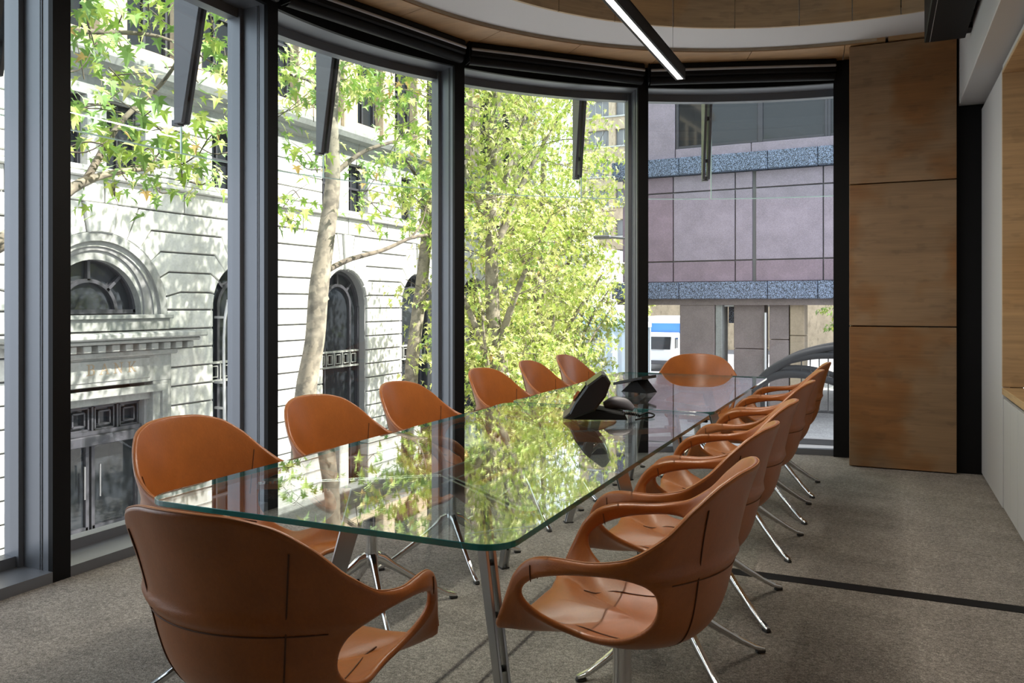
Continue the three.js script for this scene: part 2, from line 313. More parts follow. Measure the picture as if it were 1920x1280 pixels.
// roller blinds rolled up under the soffit, straight from fin to fin
for (let i = 0; i + 1 < fins.length; i++) {
  const last = i + 2 === fins.length, [x0, z0] = facade(fins[i] - 0.045, 3.335), [x1, z1] = facade(last ? 5.05 : fins[i + 1] - 0.045, 3.335);
  const b = thing('roller_blind', ['rolled up black blind over the window left of the picture edge', 'rolled up black blind above the window cut off at the left', 'rolled up black blind above the window with the BANK doorway', 'rolled up black blind above the window with the leaning trunk', 'rolled up black blind above the leafy window', 'rolled up black blind above the window to the granite building'][i], 'blind', [(x0 + x1) / 2, SOFFIT, (z0 + z1) / 2], Math.atan2(-(z1 - z0), x1 - x0), 'rolled up blinds above the windows');
  const h = Math.hypot(x1 - x0, z1 - z0) / 2 - 0.03;
  part('cassette', box(-h, -0.11, -0.055, h, -0.001, 0.055, 0.012), M.black, b);
  part('bottom_rail', box(-h + 0.01, -0.072, 0.056, h - 0.01, -0.050, 0.070, 0.007), M.rail, b, 'grey metal rail');
  part('fabric_roll', new THREE.CylinderGeometry(0.038, 0.038, 2 * h - 0.02, 16).rotateZ(Math.PI / 2).translate(0, -0.13, 0.0), M.black, b);
  part('bracket', box(-h - 0.008, -0.16, -0.04, -h, -0.001, 0.06, 0.002), M.black, b);
}
// outer glass skin hung from tapered steel arms
const armL = (deg) => deg < 0 ? deg * D2R * 4.2 : deg * D2R * R0;
const armDegs = [-67.1, -50, -32.9, -15.8, 1.3, 18.4, 35.5, 52.6, 69.7, 86.8];
const armWords = ['farthest behind the camera', 'behind the camera', 'left of the cut off window', 'hidden behind the first fin', 'outside the window with the BANK doorway', 'outside the window with the leaning trunk', 'behind the fin beside the leafy window', 'outside the leafy window', 'outside the window to the granite building', 'behind the last window post'];
armDegs.forEach((deg, i) => {
  const g = thing('sunscreen_bracket', 'dark tapered double blade bracket hanging ' + armWords[i], 'bracket', [0, 0, 0], 0, 'blade brackets outside the windows');
  const L = armL(deg) - 0.04, tang = deg < 0 ? V(0, 0, -1) : V(Math.sin(deg * D2R), 0, -Math.cos(deg * D2R)), out = deg < 0 ? V(-1, 0, 0) : V(-Math.cos(deg * D2R), 0, -Math.sin(deg * D2R));
  const at = (R, y, o) => { const [x, z] = facade(L, 4.16); return V(x, y, z).addScaledVector(out, R - 4.16).addScaledVector(tang, o); };
  for (const o of [-0.034, 0.012]) part('blade', slab([[4.16, 2.44], [4.16, 3.9], [3.86, 3.9], [3.91, 3.3], [4.09, 2.44]], 0.022, 0.003, (R, y, d) => at(R, y, o + d)), M.steel, g);
  for (const y of [2.6, 3.0, 3.5]) part('spacer', slab([[4.10, y], [4.14, y], [4.14, y + 0.03], [4.10, y + 0.03]], 0.024, 0, (R, yy, d) => at(R, yy, -0.012 + d)), M.steel, g);
  part('clamp', slab([[4.13, 2.43], [4.192, 2.43], [4.192, 2.47], [4.13, 2.47]], 0.05, 0.004, (R, y, d) => at(R, y, -0.025 + d)), M.steel, g);
});
for (let i = 0; i + 1 < armDegs.length; i++) {
  const s = thing('glass_screen', `clear outer glass sheet right of the bracket ${armWords[i]}`, 'glass screen', [0, 0, 0], 0, 'outer glass sheets');
  const a = armL(armDegs[i]) + 0.006, b = armL(armDegs[i + 1]) - 0.006;
  part('pane', sheet(a, b, 4.2, 2.27, 3.95), M.skin, s);
  part('edge', merge([strip(a, b, 4.196, 4.206, 2.262, 2.270), strip(a, a + 0.008, 4.196, 4.206, 2.27, 3.9, 1)]), M.skinEdge, s, 'pale green polished edge');
}
// ---------------------------------------------------------------- end wall, right wall, cupboards
{
  const we = thing('wall_end', 'narrow end wall clad with three square plywood panels', 'wall', [0, 0, 0], 0, null, 'structure');
  part('core', box(-0.205, 0, -7.36, 0.95, SOFFIT + 0.3, -6.98, 0.0), M.black, we);
  const cuts = [0.004, 1.095, 2.197, 3.276];
  for (let k = 0; k < 3; k++) {
    const g = box(-0.226, cuts[k] + 0.004, -7.30, 0.512, cuts[k + 1] - 0.004, -6.87, 0.003), uv = g.attributes.uv;
    for (let i = 0; i < uv.count; i++) uv.setXY(i, uv.getX(i) + k * 0.37, uv.getY(i) + k * 0.21);
    part('plywood_panel', g, M.ply, we);
  }
  part('black_recess', box(0.516, 0, -7.1, 0.70, 2.74, -6.94, 0), M.black, we);  // black panel set back beside the plywood
  const wc = thing('wall_right', 'plain masonry of the right wall behind the panelling', 'wall', [0, 0, 0], 0, null, 'structure');
  const wr = thing('trim_3', 'white wall panelling with a plywood lined niche at the right edge', 'panelling', [0, 0, 0], 0, null, 'structure');
  part('white_panel', box(WALLX, 0.012, -6.94, WALLX + 0.04, 2.715, -5.80, 0.003), M.white, wr);
  part('upper_panel', box(WALLX, 2.70, -5.795, WALLX + 0.04, 2.735, 0.2, 0.003), M.white, wr);
  part('lining_side', box(WALLX - 0.004, 0.76, -5.797, 1.06, 2.70, -5.777, 0.002), M.plyPale, wr);
  part('lining_top', box(WALLX - 0.004, 2.68, -5.777, 1.06, 2.70, 0.2, 0.002), M.plyPale, wr);
  part('lining_back', box(1.04, 0.76, -5.777, 1.06, 2.68, 0.2, 0.002), M.plyPale, wr);
  part('core', merge([box(1.06, 0, -7.0, 1.2, SOFFIT + 0.3, BACKZ, 0)]), M.white, wc);
  part('near_panel', box(WALLX, 0, 0.2, 1.06, SOFFIT + 0.3, BACKZ, 0), M.white, wr);
  part('bulkhead', box(0.53, 2.755, -6.975, 1.06, CEIL + 0.04, BACKZ, 0.004), M.white, wr, 'white boxed beam along the top of the wall');
  const wb = solo('wall_back', box(-3.9, -0.3, BACKZ, 1.2, 4.0, BACKZ + 0.2, 0), M.white, 'plain white back wall behind the camera', 'wall', null, 'structure');
  const wt = solo('worktop', box(WALLX - 0.006, 0.715, -5.775, 1.035, 0.757, 0.2, 0.002), M.plyPale, 'pale plywood worktop along the niche at the right edge', 'worktop');
  for (let k = 0; k < 8; k++) {
    const z = -5.775 + k * 0.58, c = thing('cupboard', `white flat fronted cupboard under the worktop, ${['nearest the end wall', 'second from the end wall', 'third from the end wall', 'fourth from the end wall', 'fifth from the end wall', 'sixth from the end wall', 'seventh from the end wall', 'nearest the camera'][k]}`, 'cupboard', [0.86, 0, z + 0.29], 0, 'white cupboards under the worktop');
    part('body', box(-0.15, 0.0, -0.286, 0.17, 0.69, 0.286, 0.002), M.white, c);
    part('recess', box(-0.15, 0.69, -0.286, 0.17, 0.712, 0.286, 0), M.black, c, 'finger recess filled black as a shadow line');  // solid black strip painting the shadow line below the worktop
    for (const s of [-1, 1]) part('door', box(-0.178, 0.02, s * 0.144 - 0.142, -0.152, 0.688, s * 0.144 + 0.142, 0.002), M.white, c);
  }
  // black services box under the ceiling
  const b = thing('ceiling_box', 'long matt black metal box hung under the ceiling at upper right', 'box', [0, 0, 0]);
  part('body', box(0.262, 3.0, -6.05, 0.50, CEIL, -0.6, 0.004), M.black, b);
  part('led_line', box(0.292, 2.998, -6.04, 0.295, 3.0, -0.6, 0), M.rail, b, 'thin grey line along the underside');
  part('bracket', merge([box(0.50, 3.02, -6.02, 0.528, 3.06, -5.9, 0.002), box(0.50, 3.06, -5.9, 0.522, 3.12, -5.7, 0.002)]), M.black, b);
}
// ---------------------------------------------------------------- linear pendant lamp above the tables
{
  const px = -1.29, z0 = -5.72, z1 = -1.5, y = 2.85;
  const p = thing('pendant_lamp', 'long black linear pendant lamp with a glowing strip underneath', 'lamp', [px, y, 0]);
  part('housing', merge([box(-0.035, 0.006, z0, -0.022, 0.085, z1, 0.002), box(0.022, 0.006, z0, 0.035, 0.085, z1, 0.002), box(-0.035, 0.075, z0, 0.035, 0.088, z1, 0.002), box(-0.035, 0.0, z0, -0.020, 0.006, z1, 0.001), box(0.020, 0.0, z0, 0.035, 0.006, z1, 0.001)]), M.black, p);
  part('end_cap', box(-0.035, 0.0, z0 - 0.006, 0.035, 0.088, z0, 0.002), M.black, p);
  part('lamp_strip', box(-0.0215, 0.003, z0 + 0.002, 0.0215, 0.012, z1, 0), M.lampGlow, p, 'glowing white diffuser');
  for (const z of [-5.49, -3.6, -1.8]) { part('wire', new THREE.CylinderGeometry(0.0012, 0.0012, CEIL + 0.3 - y - 0.088, 6).translate(0, 0.088 + (CEIL + 0.3 - y - 0.088) / 2, z), M.rail, p); part('wire_grip', new THREE.CylinderGeometry(0.005, 0.005, 0.03, 8).translate(0, 0.10, z), M.satin, p); }
  const light = new THREE.RectAreaLight(lin(1.0, 0.92, 0.80), PENDANT, 0.043, z1 - z0 - 0.01);
  light.name = 'pendant_light'; light.position.set(px, y - 0.004, (z0 + z1) / 2); light.rotation.x = -Math.PI / 2; scene.add(light);
}

// ---------------------------------------------------------------- leather shell chair
// The shell is one sheet: phi runs round from the back (0) over the arms to the front (180), t from the seat's middle to the rim.
function curveOf(keys) { // smooth, symmetric in phi (degrees)
  const xs = keys.map((k) => k[0]), ys = keys.map((k) => k[1]), n = xs.length, m = [];
  for (let i = 0; i < n; i++) m.push(i === 0 || i === n - 1 ? 0 : (() => { const a = (ys[i] - ys[i - 1]) / (xs[i] - xs[i - 1]), b = (ys[i + 1] - ys[i]) / (xs[i + 1] - xs[i]); return a * b <= 0 ? 0 : 2 * a * b / (a + b); })());
  return (x) => { x = Math.abs(x); let i = 0; while (i < n - 2 && x > xs[i + 1]) i++; const h = xs[i + 1] - xs[i], t = clamp((x - xs[i]) / h, 0, 1), t2 = t * t, t3 = t2 * t; return ys[i] * (2 * t3 - 3 * t2 + 1) + m[i] * h * (t3 - 2 * t2 + t) + ys[i + 1] * (3 * t2 - 2 * t3) + m[i + 1] * h * (t3 - t2); };
}
const rimR = curveOf([[0, 0.315], [20, 0.314], [40, 0.320], [60, 0.321], [80, 0.310], [100, 0.305], [118, 0.318], [128, 0.336], [136, 0.352], [142, 0.366], [148, 0.332], [162, 0.282], [180, 0.270]]);
const rimY = curveOf([[0, 0.865], [18, 0.861], [34, 0.842], [48, 0.796], [62, 0.728], [78, 0.674], [96, 0.655], [112, 0.652], [122, 0.640], [130, 0.600], [136, 0.530], [142, 0.455], [148, 0.438], [162, 0.437], [180, 0.436]]);
const midR = curveOf([[0, 0.205], [40, 0.225], [70, 0.285], [95, 0.335], [115, 0.345], [130, 0.345], [142, 0.31], [152, 0.25], [180, 0.20]]);
const midY = curveOf([[0, 0.60], [40, 0.58], [70, 0.54], [95, 0.525], [115, 0.525], [130, 0.50], [142, 0.44], [152, 0.455], [180, 0.458]]);
const lowR = curveOf([[0, 0.30], [40, 0.30], [70, 0.265], [95, 0.245], [120, 0.25], [142, 0.20], [180, 0.12]]);
const lowY = curveOf([[0, 0.375], [60, 0.385], [95, 0.395], [130, 0.41], [180, 0.445]]);
function shellPoint(phi, t) { // phi in radians
  const d = phi / D2R, a = (1 - t) ** 3, b = 3 * t * (1 - t) ** 2, c = 3 * t * t * (1 - t), e = t ** 3;
  const rho = b * lowR(d) + c * midR(d) + e * rimR(d), y = a * 0.425 + b * lowY(d) + c * midY(d) + e * rimY(d);
  return V(rho * Math.sin(phi), y, -rho * Math.cos(phi) - 0.03);
}
function shellNormal(phi, t) { // towards the sitter
  const e = 1e-3, t0 = clamp(t, 0.02, 0.995), a = shellPoint(phi + e, t0).sub(shellPoint(phi - e, t0)), b = shellPoint(phi, t0 + e).sub(shellPoint(phi, t0 - e));
  return a.cross(b).normalize();
}
function holeAt(phi, t) { // below zero inside the arm opening
  const d = Math.abs(phi) / D2R, y = shellPoint(phi, t).y;
  const f = sstep(65, 125, d), cy = lerp(0.560, 0.541, f), u = (d - 96) / 35.5, v = (y - cy) / lerp(0.100, 0.094, f);
  if (t < 0.22) return 1;
  return Math.pow(Math.pow(Math.abs(u), 2.4) + Math.pow(Math.abs(v), 2.2), 1 / 2.3) - 1;
}
function thick(phi, t) { const d = Math.abs(phi) / D2R; return 0.0085 + 0.003 * sstep(60, 95, d) * (1 - sstep(128, 142, d)) * sstep(0.5, 0.9, t) + 0.004 * (1 - sstep(0.1, 0.4, t)); }
function crease(phi, t, side) { // raised ridge round the outside of the back, at arm height
  const d = Math.abs(phi) / D2R, y = shellPoint(phi, t).y; if (side > 0) return 0;
  const k = (y - 0.645) / 0.013; return 0.0085 * Math.exp(-k * k) * (1 - sstep(58, 88, d));
}
function chairShell() {
  const NP = 168, NT = 54, verts = [], key = new Map(), tris = [];
  const vert = (phi, t) => { verts.push([phi, t]); return verts.length - 1; };
  const gridV = (i, j) => { i = ((i % NP) + NP) % NP; const k = j === 0 ? 'c' : i + ',' + j; if (!key.has(k)) key.set(k, vert(-Math.PI + i / NP * 2 * Math.PI, j / NT)); return key.get(k); };
  const g = (v) => holeAt(verts[v][0], verts[v][1]);
  const cut = (a, b) => { const k = a < b ? 'e' + a + '_' + b : 'e' + b + '_' + a; if (key.has(k)) return key.get(k);
    let [p0, t0] = verts[a], [p1, t1] = verts[b]; if (p1 - p0 > Math.PI) p1 -= 2 * Math.PI; if (p0 - p1 > Math.PI) p1 += 2 * Math.PI;
    let lo = 0, hi = 1; const ga = g(a); for (let i = 0; i < 18; i++) { const m = (lo + hi) / 2; if ((holeAt(lerp(p0, p1, m), lerp(t0, t1, m)) > 0) === (ga > 0)) lo = m; else hi = m; }
    const m = (lo + hi) / 2, id = vert(lerp(p0, p1, m), lerp(t0, t1, m)); key.set(k, id); return id; };
  const addTri = (a, b, c) => { if (a === b || b === c || a === c) return;
    const s = [a, b, c].map((v) => g(v) > 0), n = s.filter(Boolean).length;
    if (n === 3) tris.push([a, b, c]); else if (n === 2) { let v = [a, b, c]; while (g(v[2]) > 0) v = [v[1], v[2], v[0]]; const x = cut(v[1], v[2]), y = cut(v[0], v[2]); tris.push([v[0], v[1], x], [v[0], x, y]); }
    else if (n === 1) { let v = [a, b, c]; while (!(g(v[0]) > 0)) v = [v[1], v[2], v[0]]; tris.push([v[0], cut(v[0], v[1]), cut(v[0], v[2])]); } };
  for (let i = 0; i < NP; i++) for (let j = 0; j < NT; j++) { const a = gridV(i, j), b = gridV(i + 1, j), c = gridV(i + 1, j + 1), d = gridV(i, j + 1); addTri(a, b, c); addTri(a, c, d); }
  // two faces
  const mid = verts.map(([p, t]) => shellPoint(p, t)), nor = verts.map(([p, t]) => t === 0 ? V(0, 1, 0) : shellNormal(p, t)), pos = [], uv = [], idx = [], N = verts.length;
  const put = (v, u) => { pos.push(v.x, v.y, v.z); uv.push(u[0], u[1]); return pos.length / 3 - 1; };
  const uvOf = (k) => [verts[k][0] * 0.3, verts[k][1] * 0.55];
  for (let k = 0; k < N; k++) put(mid[k].clone().addScaledVector(nor[k], thick(...verts[k])), uvOf(k));
  for (let k = 0; k < N; k++) put(mid[k].clone().addScaledVector(nor[k], -thick(...verts[k]) - crease(...verts[k], -1)), uvOf(k));
  const edges = new Map();
  for (const [a, b, c] of tris) { idx.push(a, b, c, N + a, N + c, N + b); for (const [x, y] of [[a, b], [b, c], [c, a]]) { const k = x < y ? x + '_' + y : y + '_' + x; edges.set(k, edges.has(k) ? null : [x, y]); } }
  // rounded rims
  const border = [...edges.values()].filter(Boolean), outDir = new Map();
  for (const [a, b] of border) { const d = mid[b].clone().sub(mid[a]); for (const v of [a, b]) { const o = d.clone().cross(nor[v]); if (!outDir.has(v)) outDir.set(v, V()); outDir.get(v).add(o); } }
  const ring = new Map(), K = 5, sample = border[0];
  for (const [v, o] of outDir) { o.normalize(); // away from the sheet
    const h = thick(...verts[v]), hb = h + crease(...verts[v], -1), list = [v]; for (let k = 1; k < K; k++) { const al = k / K * Math.PI, hh = Math.cos(al) > 0 ? h : hb; list.push(put(mid[v].clone().addScaledVector(nor[v], hh * Math.cos(al)).addScaledVector(o, h * Math.sin(al)), uvOf(v))); } list.push(N + v); ring.set(v, list); }
  for (const [a, b] of border) { const A = ring.get(a), B = ring.get(b); for (let k = 0; k < K; k++) idx.push(A[k], A[k + 1], B[k + 1], A[k], B[k + 1], B[k]); }
  const geo = new THREE.BufferGeometry(); geo.setAttribute('position', new THREE.Float32BufferAttribute(pos, 3)); geo.setAttribute('uv', new THREE.Float32BufferAttribute(uv, 2)); geo.setIndex(idx); geo.computeVertexNormals();
  return { geo, border, verts };
}
function seamLine(list, side, r = 0.0019) { // list of [phi degrees, t]
  const pts = list.map(([d, t]) => { const p = d * D2R; return shellPoint(p, t).addScaledVector(shellNormal(p, t), side > 0 ? thick(p, t) + 0.001 : -thick(p, t) - crease(p, t, -1) - 0.001); });
  return tube(pts, r, Math.max(16, list.length * 4), 5);
}
function tAt(d, y) { let lo = 0.25, hi = 1; for (let i = 0; i < 30; i++) { const m = (lo + hi) / 2; if (shellPoint(d * D2R, m).y < y) lo = m; else hi = m; } return (lo + hi) / 2; }
const shell = chairShell();
const seamsIn = [], seamsOut = [];
for (const s of [-1, 1]) {
  seamsIn.push(seamLine([0.66, 0.72, 0.78, 0.84, 0.9, 0.96].map((t) => [s * (56 + 6 * (t - 0.66)), t]), 1));
  seamsIn.push(seamLine([[s * 50, 0.44], [s * 66, 0.33], [s * 84, 0.27], [s * 104, 0.255], [s * 124, 0.28], [s * 138, 0.36], [s * 146, 0.5]], 1));
  seamsIn.push(seamLine([[s * 121, 0.88], [s * 121.5, 0.93], [s * 122, 0.985]], 1, 0.0016));
  seamsOut.push(seamLine([0.22, 0.35, 0.48, 0.6, 0.7, 0.78, 0.86, 0.97].map((t) => [s * (38 + 4 * t), t]), -1));
  seamsOut.push(seamLine([[s * 121, 0.88], [s * 121.5, 0.93], [s * 122, 0.985]], -1, 0.0016));
}
seamsIn.push(seamLine([-64, -48, -32, -16, 0, 16, 32, 48, 64].map((d) => [d, 0.44]), 1));
seamsOut.push(seamLine([-57, -45, -30, -15, 0, 15, 30, 45, 57].map((d) => [d, tAt(d, 0.622)]), -1, 0.0017));
const welt = tube((() => { const a = []; for (let d = -140; d <= 140; d += 5) { const p = d * D2R, v = shellPoint(p, 1), n = shellNormal(p, 1), u = shellPoint(p, 1).sub(shellPoint(p, 0.98)).normalize(); a.push(v.addScaledVector(n, -0.003).addScaledVector(u, thick(p, 1) * 0.96)); } return a; })(), 0.0019, 170, 6);
function legGeo() { // one polished leg along +x: deep at the hub, thin at the foot
  const st = [[0.012, 0.215, 0.020, 0.024], [0.045, 0.205, 0.017, 0.022], [0.09, 0.172, 0.013, 0.016], [0.17, 0.118, 0.0115, 0.0135], [0.27, 0.056, 0.010, 0.011], [0.325, 0.026, 0.010, 0.0095], [0.352, 0.018, 0.012, 0.008], [0.368, 0.0145, 0.010, 0.0055]];
  const pos = [], idx = [], S = 10;
  for (const [x, y, w, h] of st) for (let k = 0; k < S; k++) { const a = k / S * 2 * Math.PI, c = Math.cos(a), s = Math.sin(a), q = (v) => Math.sign(v) * Math.pow(Math.abs(v), 0.7); pos.push(x + q(s) * h * 0.45, y + q(s) * h, q(c) * w); }
  for (let i = 0; i + 1 < st.length; i++) for (let k = 0; k < S; k++) { const a = i * S + k, b = i * S + (k + 1) % S, c = a + S, d = b + S; idx.push(a, b, c, b, d, c); }
  const e = (st.length - 1) * S; for (let k = 1; k + 1 < S; k++) { idx.push(0, k + 1, k, e, e + k, e + k + 1); }
  const g = new THREE.BufferGeometry(); g.setAttribute('position', new THREE.Float32BufferAttribute(pos, 3)); g.setIndex(idx); g.computeVertexNormals(); return boxUV(toCreasedNormals(g, 0.9));
}
const legShape = legGeo(), glideShape = box(0.336, 0.0, -0.011, 0.372, 0.013, 0.011, 0.004);
const columnShape = new THREE.LatheGeometry([[0.0, 0.175], [0.016, 0.176], [0.026, 0.185], [0.033, 0.205], [0.031, 0.225], [0.026, 0.245], [0.0245, 0.30], [0.025, 0.36], [0.029, 0.385], [0.045, 0.396], [0.075, 0.400], [0.075, 0.404], [0, 0.404]].map(([r, y]) => new THREE.Vector2(r, y)), 28);
function makeChair(label) {
  const c = thing('conference_chair', label, 'chair', [0, 0, 0], 0, 'tan leather chairs round the glass tables');
  const s = part('shell', shell.geo, M.leather, c, 'tan saddle leather shell with looped arms');
  part('seam', merge([...seamsIn, ...seamsOut]), M.stitch, s, 'dark stitched seams');
  part('piping', welt, M.piping, s);
  part('column', columnShape, M.chrome, c);
  part('mounting_plate', box(-0.075, 0.385, -0.075, 0.075, 0.402, 0.075, 0.006), M.glide, c);
  for (let k = 0; k < 4; k++) { const l = part('leg', legShape, M.chrome, c); l.rotation.y = Math.PI / 4 + k * Math.PI / 2; part('glide', glideShape, M.glide, l); }
  return c;
}
const TX = -1.29, chairZ = [-2.10, -2.83, -3.52, -4.46, -5.20, -5.90];
const ord = ['first', 'second', 'third', 'fourth', 'fifth', 'sixth'];
const proto = makeChair('tan leather chair at the near end of the tables, seen from behind');
proto.position.set(-1.235, 0, -1.50); proto.rotation.y = Math.PI;
copyOf(proto, 'tan leather chair at the far end of the tables, facing the camera', [-1.26, 0, -6.16], 0.21);
const turnR = [0, -0.04, 0.02, -0.03, 0.03, 0.0], turnL = [0.03, 0.0, 0.04, -0.02, 0.05, 0.02];
chairZ.forEach((z, i) => copyOf(proto, `${ord[i]} tan leather chair from the camera along the aisle side of the tables`, [TX + (i ? 0.63 : 0.66), 0, z], -Math.PI / 2 + turnR[i]));
chairZ.forEach((z, i) => copyOf(proto, `${ord[i]} tan leather chair from the camera along the window side of the tables`, [TX - 0.64, 0, z - 0.01], Math.PI / 2 + turnL[i]));

// ---------------------------------------------------------------- glass tables
function roundedRect(x0, z0, x1, z1, r) {
  const s = [], n = 8, arc = (cx, cz, a) => { for (let i = 0; i <= n; i++) { const t = a + i / n * Math.PI / 2; s.push([cx + r * Math.cos(t), cz + r * Math.sin(t)]); } };
  arc(x1 - r, z1 - r, 0); arc(x0 + r, z1 - r, Math.PI / 2); arc(x0 + r, z0 + r, Math.PI); arc(x1 - r, z0 + r, 1.5 * Math.PI); return s;
}
function glassTable(label, zNear, zFar) {
  const W = 0.545, len = (zNear - zFar) / 2, t = thing('glass_table', label, 'table', [TX, 0, (zNear + zFar) / 2], 0, 'glass conference tables');
  const out = roundedRect(-W, -len, W, len, 0.08), sh = new THREE.Shape(out.map(([a, b]) => new THREE.Vector2(a, b)));
  const face = (y, up) => { const g = new THREE.ShapeGeometry(sh); g.rotateX(up ? -Math.PI / 2 : Math.PI / 2); g.translate(0, y, 0); return boxUV(g); };
  part('glass_top', merge([face(0.740, true), face(0.725, false)]), M.tableGlass, t, 'clear glass top with rounded corners');
  const e = [], P = (k, y, ins) => { const [a, b] = out[k % out.length], f = 1 - ins / Math.hypot(a, b); return V(a * f, y, b * f); }, lev = [[0.725, 0.0015], [0.7265, 0], [0.7385, 0], [0.740, 0.0015]];
  for (let k = 0; k < out.length; k++) for (let j = 0; j < 3; j++) { const a = P(k, lev[j][0], lev[j][1]), b = P(k + 1, lev[j][0], lev[j][1]), c = P(k + 1, lev[j + 1][0], lev[j + 1][1]), d = P(k, lev[j + 1][0], lev[j + 1][1]); e.push(a, c, b, a, d, c); }
  part('glass_edge', fromTris(e), M.tableEdge, t, 'deep green polished edge');
  // two trestles of splayed twin-bar legs, tied by arms under the glass
  for (const sz of [-1, 1]) for (const sx of [-1, 1]) {
    const q = Math.hypot(0.215, 0.16), dx = sx * 0.215 / q, dz = sz * 0.16 / q, nx = -dz, nz = dx, cx = sx * 0.20, cz = sz * (len - 0.56);
    const at = (d, y, o) => V(cx + dx * d + nx * o, y, cz + dz * d + nz * o);
    const blade = (o) => slab([[0.185, 0.006], [0.225, 0.006], [0.045, 0.690], [0.33, 0.700], [0.33, 0.716], [-0.245, 0.716], [-0.245, 0.680], [-0.01, 0.660]], 0.008, 0.0015, (d, y, w) => at(d, y, o + w));
    const leg = part('leg', blade(-0.016), M.satin, t, 'brushed metal blade');
    part('twin_blade', blade(0.008), M.satin, leg);
    for (const y of [0.10, 0.24, 0.38, 0.52, 0.64]) { const d = lerp(0.20, 0.03, y / 0.69), g = new THREE.CylinderGeometry(0.009, 0.009, 0.017, 10); g.rotateX(Math.PI / 2); part('spacer', remap(g, (a, b, w) => at(d + a, y + b, w)), M.glide, leg); }
    part('glide', slab([[0.180, 0], [0.23, 0], [0.23, 0.007], [0.180, 0.007]], 0.04, 0.001, (d, y, w) => at(d, y, w - 0.02)), M.glide, leg);
    part('glass_pad', new THREE.CylinderGeometry(0.026, 0.026, 0.008, 20).translate(cx + dx * 0.29, 0.7205, cz + dz * 0.29), M.chrome, leg);
  }
  for (const s of [-1, 1]) part('rail', box(s * 0.05 - 0.006, 0.672, -len + 0.60, s * 0.05 + 0.006, 0.712, len - 0.60, 0.002), M.satin, t);
  return t;
}
glassTable('near glass topped conference table with green edges and twin bar legs', -1.60, -3.985);
glassTable('far glass topped conference table with the chair at its end', -4.0, -6.13);

// ---------------------------------------------------------------- things on the tables
{
  const p = thing('conference_phone', 'black desk phone with raised panel seen from behind, on the near glass table', 'phone', [-1.20, 0.7402, -3.62], 0.35);
  // base wedge
  part('base', slab([[-0.13, 0], [0.13, 0], [0.115, 0.028], [-0.02, 0.05], [-0.12, 0.02]], 0.17, 0.006, (a, b, d) => V(a, b, 0.085 - d)), M.black, p);
  // tilted panel: thick at its foot, thin at the top
  const panel = part('panel', slab([[-0.165, 0.010], [-0.13, 0.004], [-0.02, 0.045], [0.03, 0.11], [0.052, 0.172], [0.028, 0.206], [0.012, 0.210], [-0.055, 0.160], [-0.115, 0.075], [-0.135, 0.035]], 0.22, 0.008, (a, b, d) => V(a, b, 0.12 - d)), M.blackGloss, p);
  part('screen', slab([[-0.114, 0.083], [-0.060, 0.157], [-0.062, 0.161], [-0.117, 0.085]], 0.18, 0.0, (a, b, d) => V(a, b, 0.09 - d)), M.screen, panel, 'dark glass screen');
  const hs = part('handset', merge([taper([V(0.03, 0.045, -0.06), V(0.075, 0.062, -0.055), V(0.13, 0.055, -0.045), V(0.165, 0.035, -0.035)], [0.02, 0.031, 0.028, 0.012], 16, 12)]), M.plasticGrey, p, 'rounded dark grey handset');
  const coil = []; for (let i = 0; i <= 150; i++) { const t = i / 150, a = t * 2 * Math.PI * 18, bx = 0.04 + 0.15 * t, by = 0.012 + 0.014 * Math.sin(t * Math.PI), bz = 0.07 - 0.05 * t; coil.push(V(bx, by + 0.006 * Math.sin(a), bz + 0.006 * Math.cos(a))); }
  part('cord', tube(coil, 0.0024, 300, 5), M.black, p);
  const c = solo('cable', tube([V(-1.03, 0.746, -3.70), V(-1.015, 0.752, -3.72), V(-1.0, 0.758, -3.74), V(-0.968, 0.752, -3.74), V(-0.965, 0.745, -3.70), V(-0.99, 0.744, -3.665), V(-1.0, 0.745, -3.62), V(-1.01, 0.745, -3.58)], 0.004, 60, 8), M.black, 'loose black cable loop beside the desk phone', 'cable');
  const t = thing('touch_panel', 'slim tilted touch screen on a dark stand on the far glass table', 'screen', [-1.345, 0.7402, -4.78], -0.25);
  part('stand', slab([[-0.07, 0], [0.11, 0], [0.10, 0.012], [0.045, 0.0715], [0.0, 0.0615]], 0.12, 0.004, (a, b, d) => V(a, b, 0.06 - d)), M.black, t);
  const bd = part('panel', slab([[-0.10, 0.040], [0.10, 0.085], [0.098, 0.101], [-0.102, 0.056]], 0.17, 0.003, (a, b, d) => V(a, b, 0.10 - d)), M.blackGloss, t);
  part('screen', slab([[-0.096, 0.0578], [0.093, 0.1004], [0.0928, 0.1012], [-0.0962, 0.0586]], 0.155, 0, (a, b, d) => V(a, b, 0.0775 - d)), M.screen, bd, 'glossy dark screen');
}

// ---------------------------------------------------------------- outside: street
const GROUND = -3.1;
solo('road', box(-60, GROUND - 0.5, -130, 40, GROUND, 30, 0), M.road, 'sunlit asphalt street between the buildings', 'road', null, 'structure');
solo('pavement', box(-13.2, GROUND, -31.5, -11.2, GROUND + 0.14, 12, 0.02), M.paving, 'pale pavement along the foot of the stone bank', 'pavement', null, 'structure');
solo('pavement', box(-9.2, GROUND, -23, -3.75, GROUND + 0.14, 12, 0.02), M.paving, 'pale pavement below the meeting room windows', 'pavement', null, 'structure');
solo('pavement', box(-9.0, GROUND, -60, 12, GROUND + 0.14, -24, 0.02), M.paving, 'pale paved forecourt of the purple granite building', 'pavement', null, 'structure');
solo('lower_wall', merge([strip(LBACK, 5.6, 3.55, 3.75, GROUND - 0.05, -0.32), box(-0.1, GROUND, -7.6, 3, -0.32, -7.4, 0)]), M.stoneGrey, 'grey wall of our own building below the meeting room', 'wall', null, 'structure');

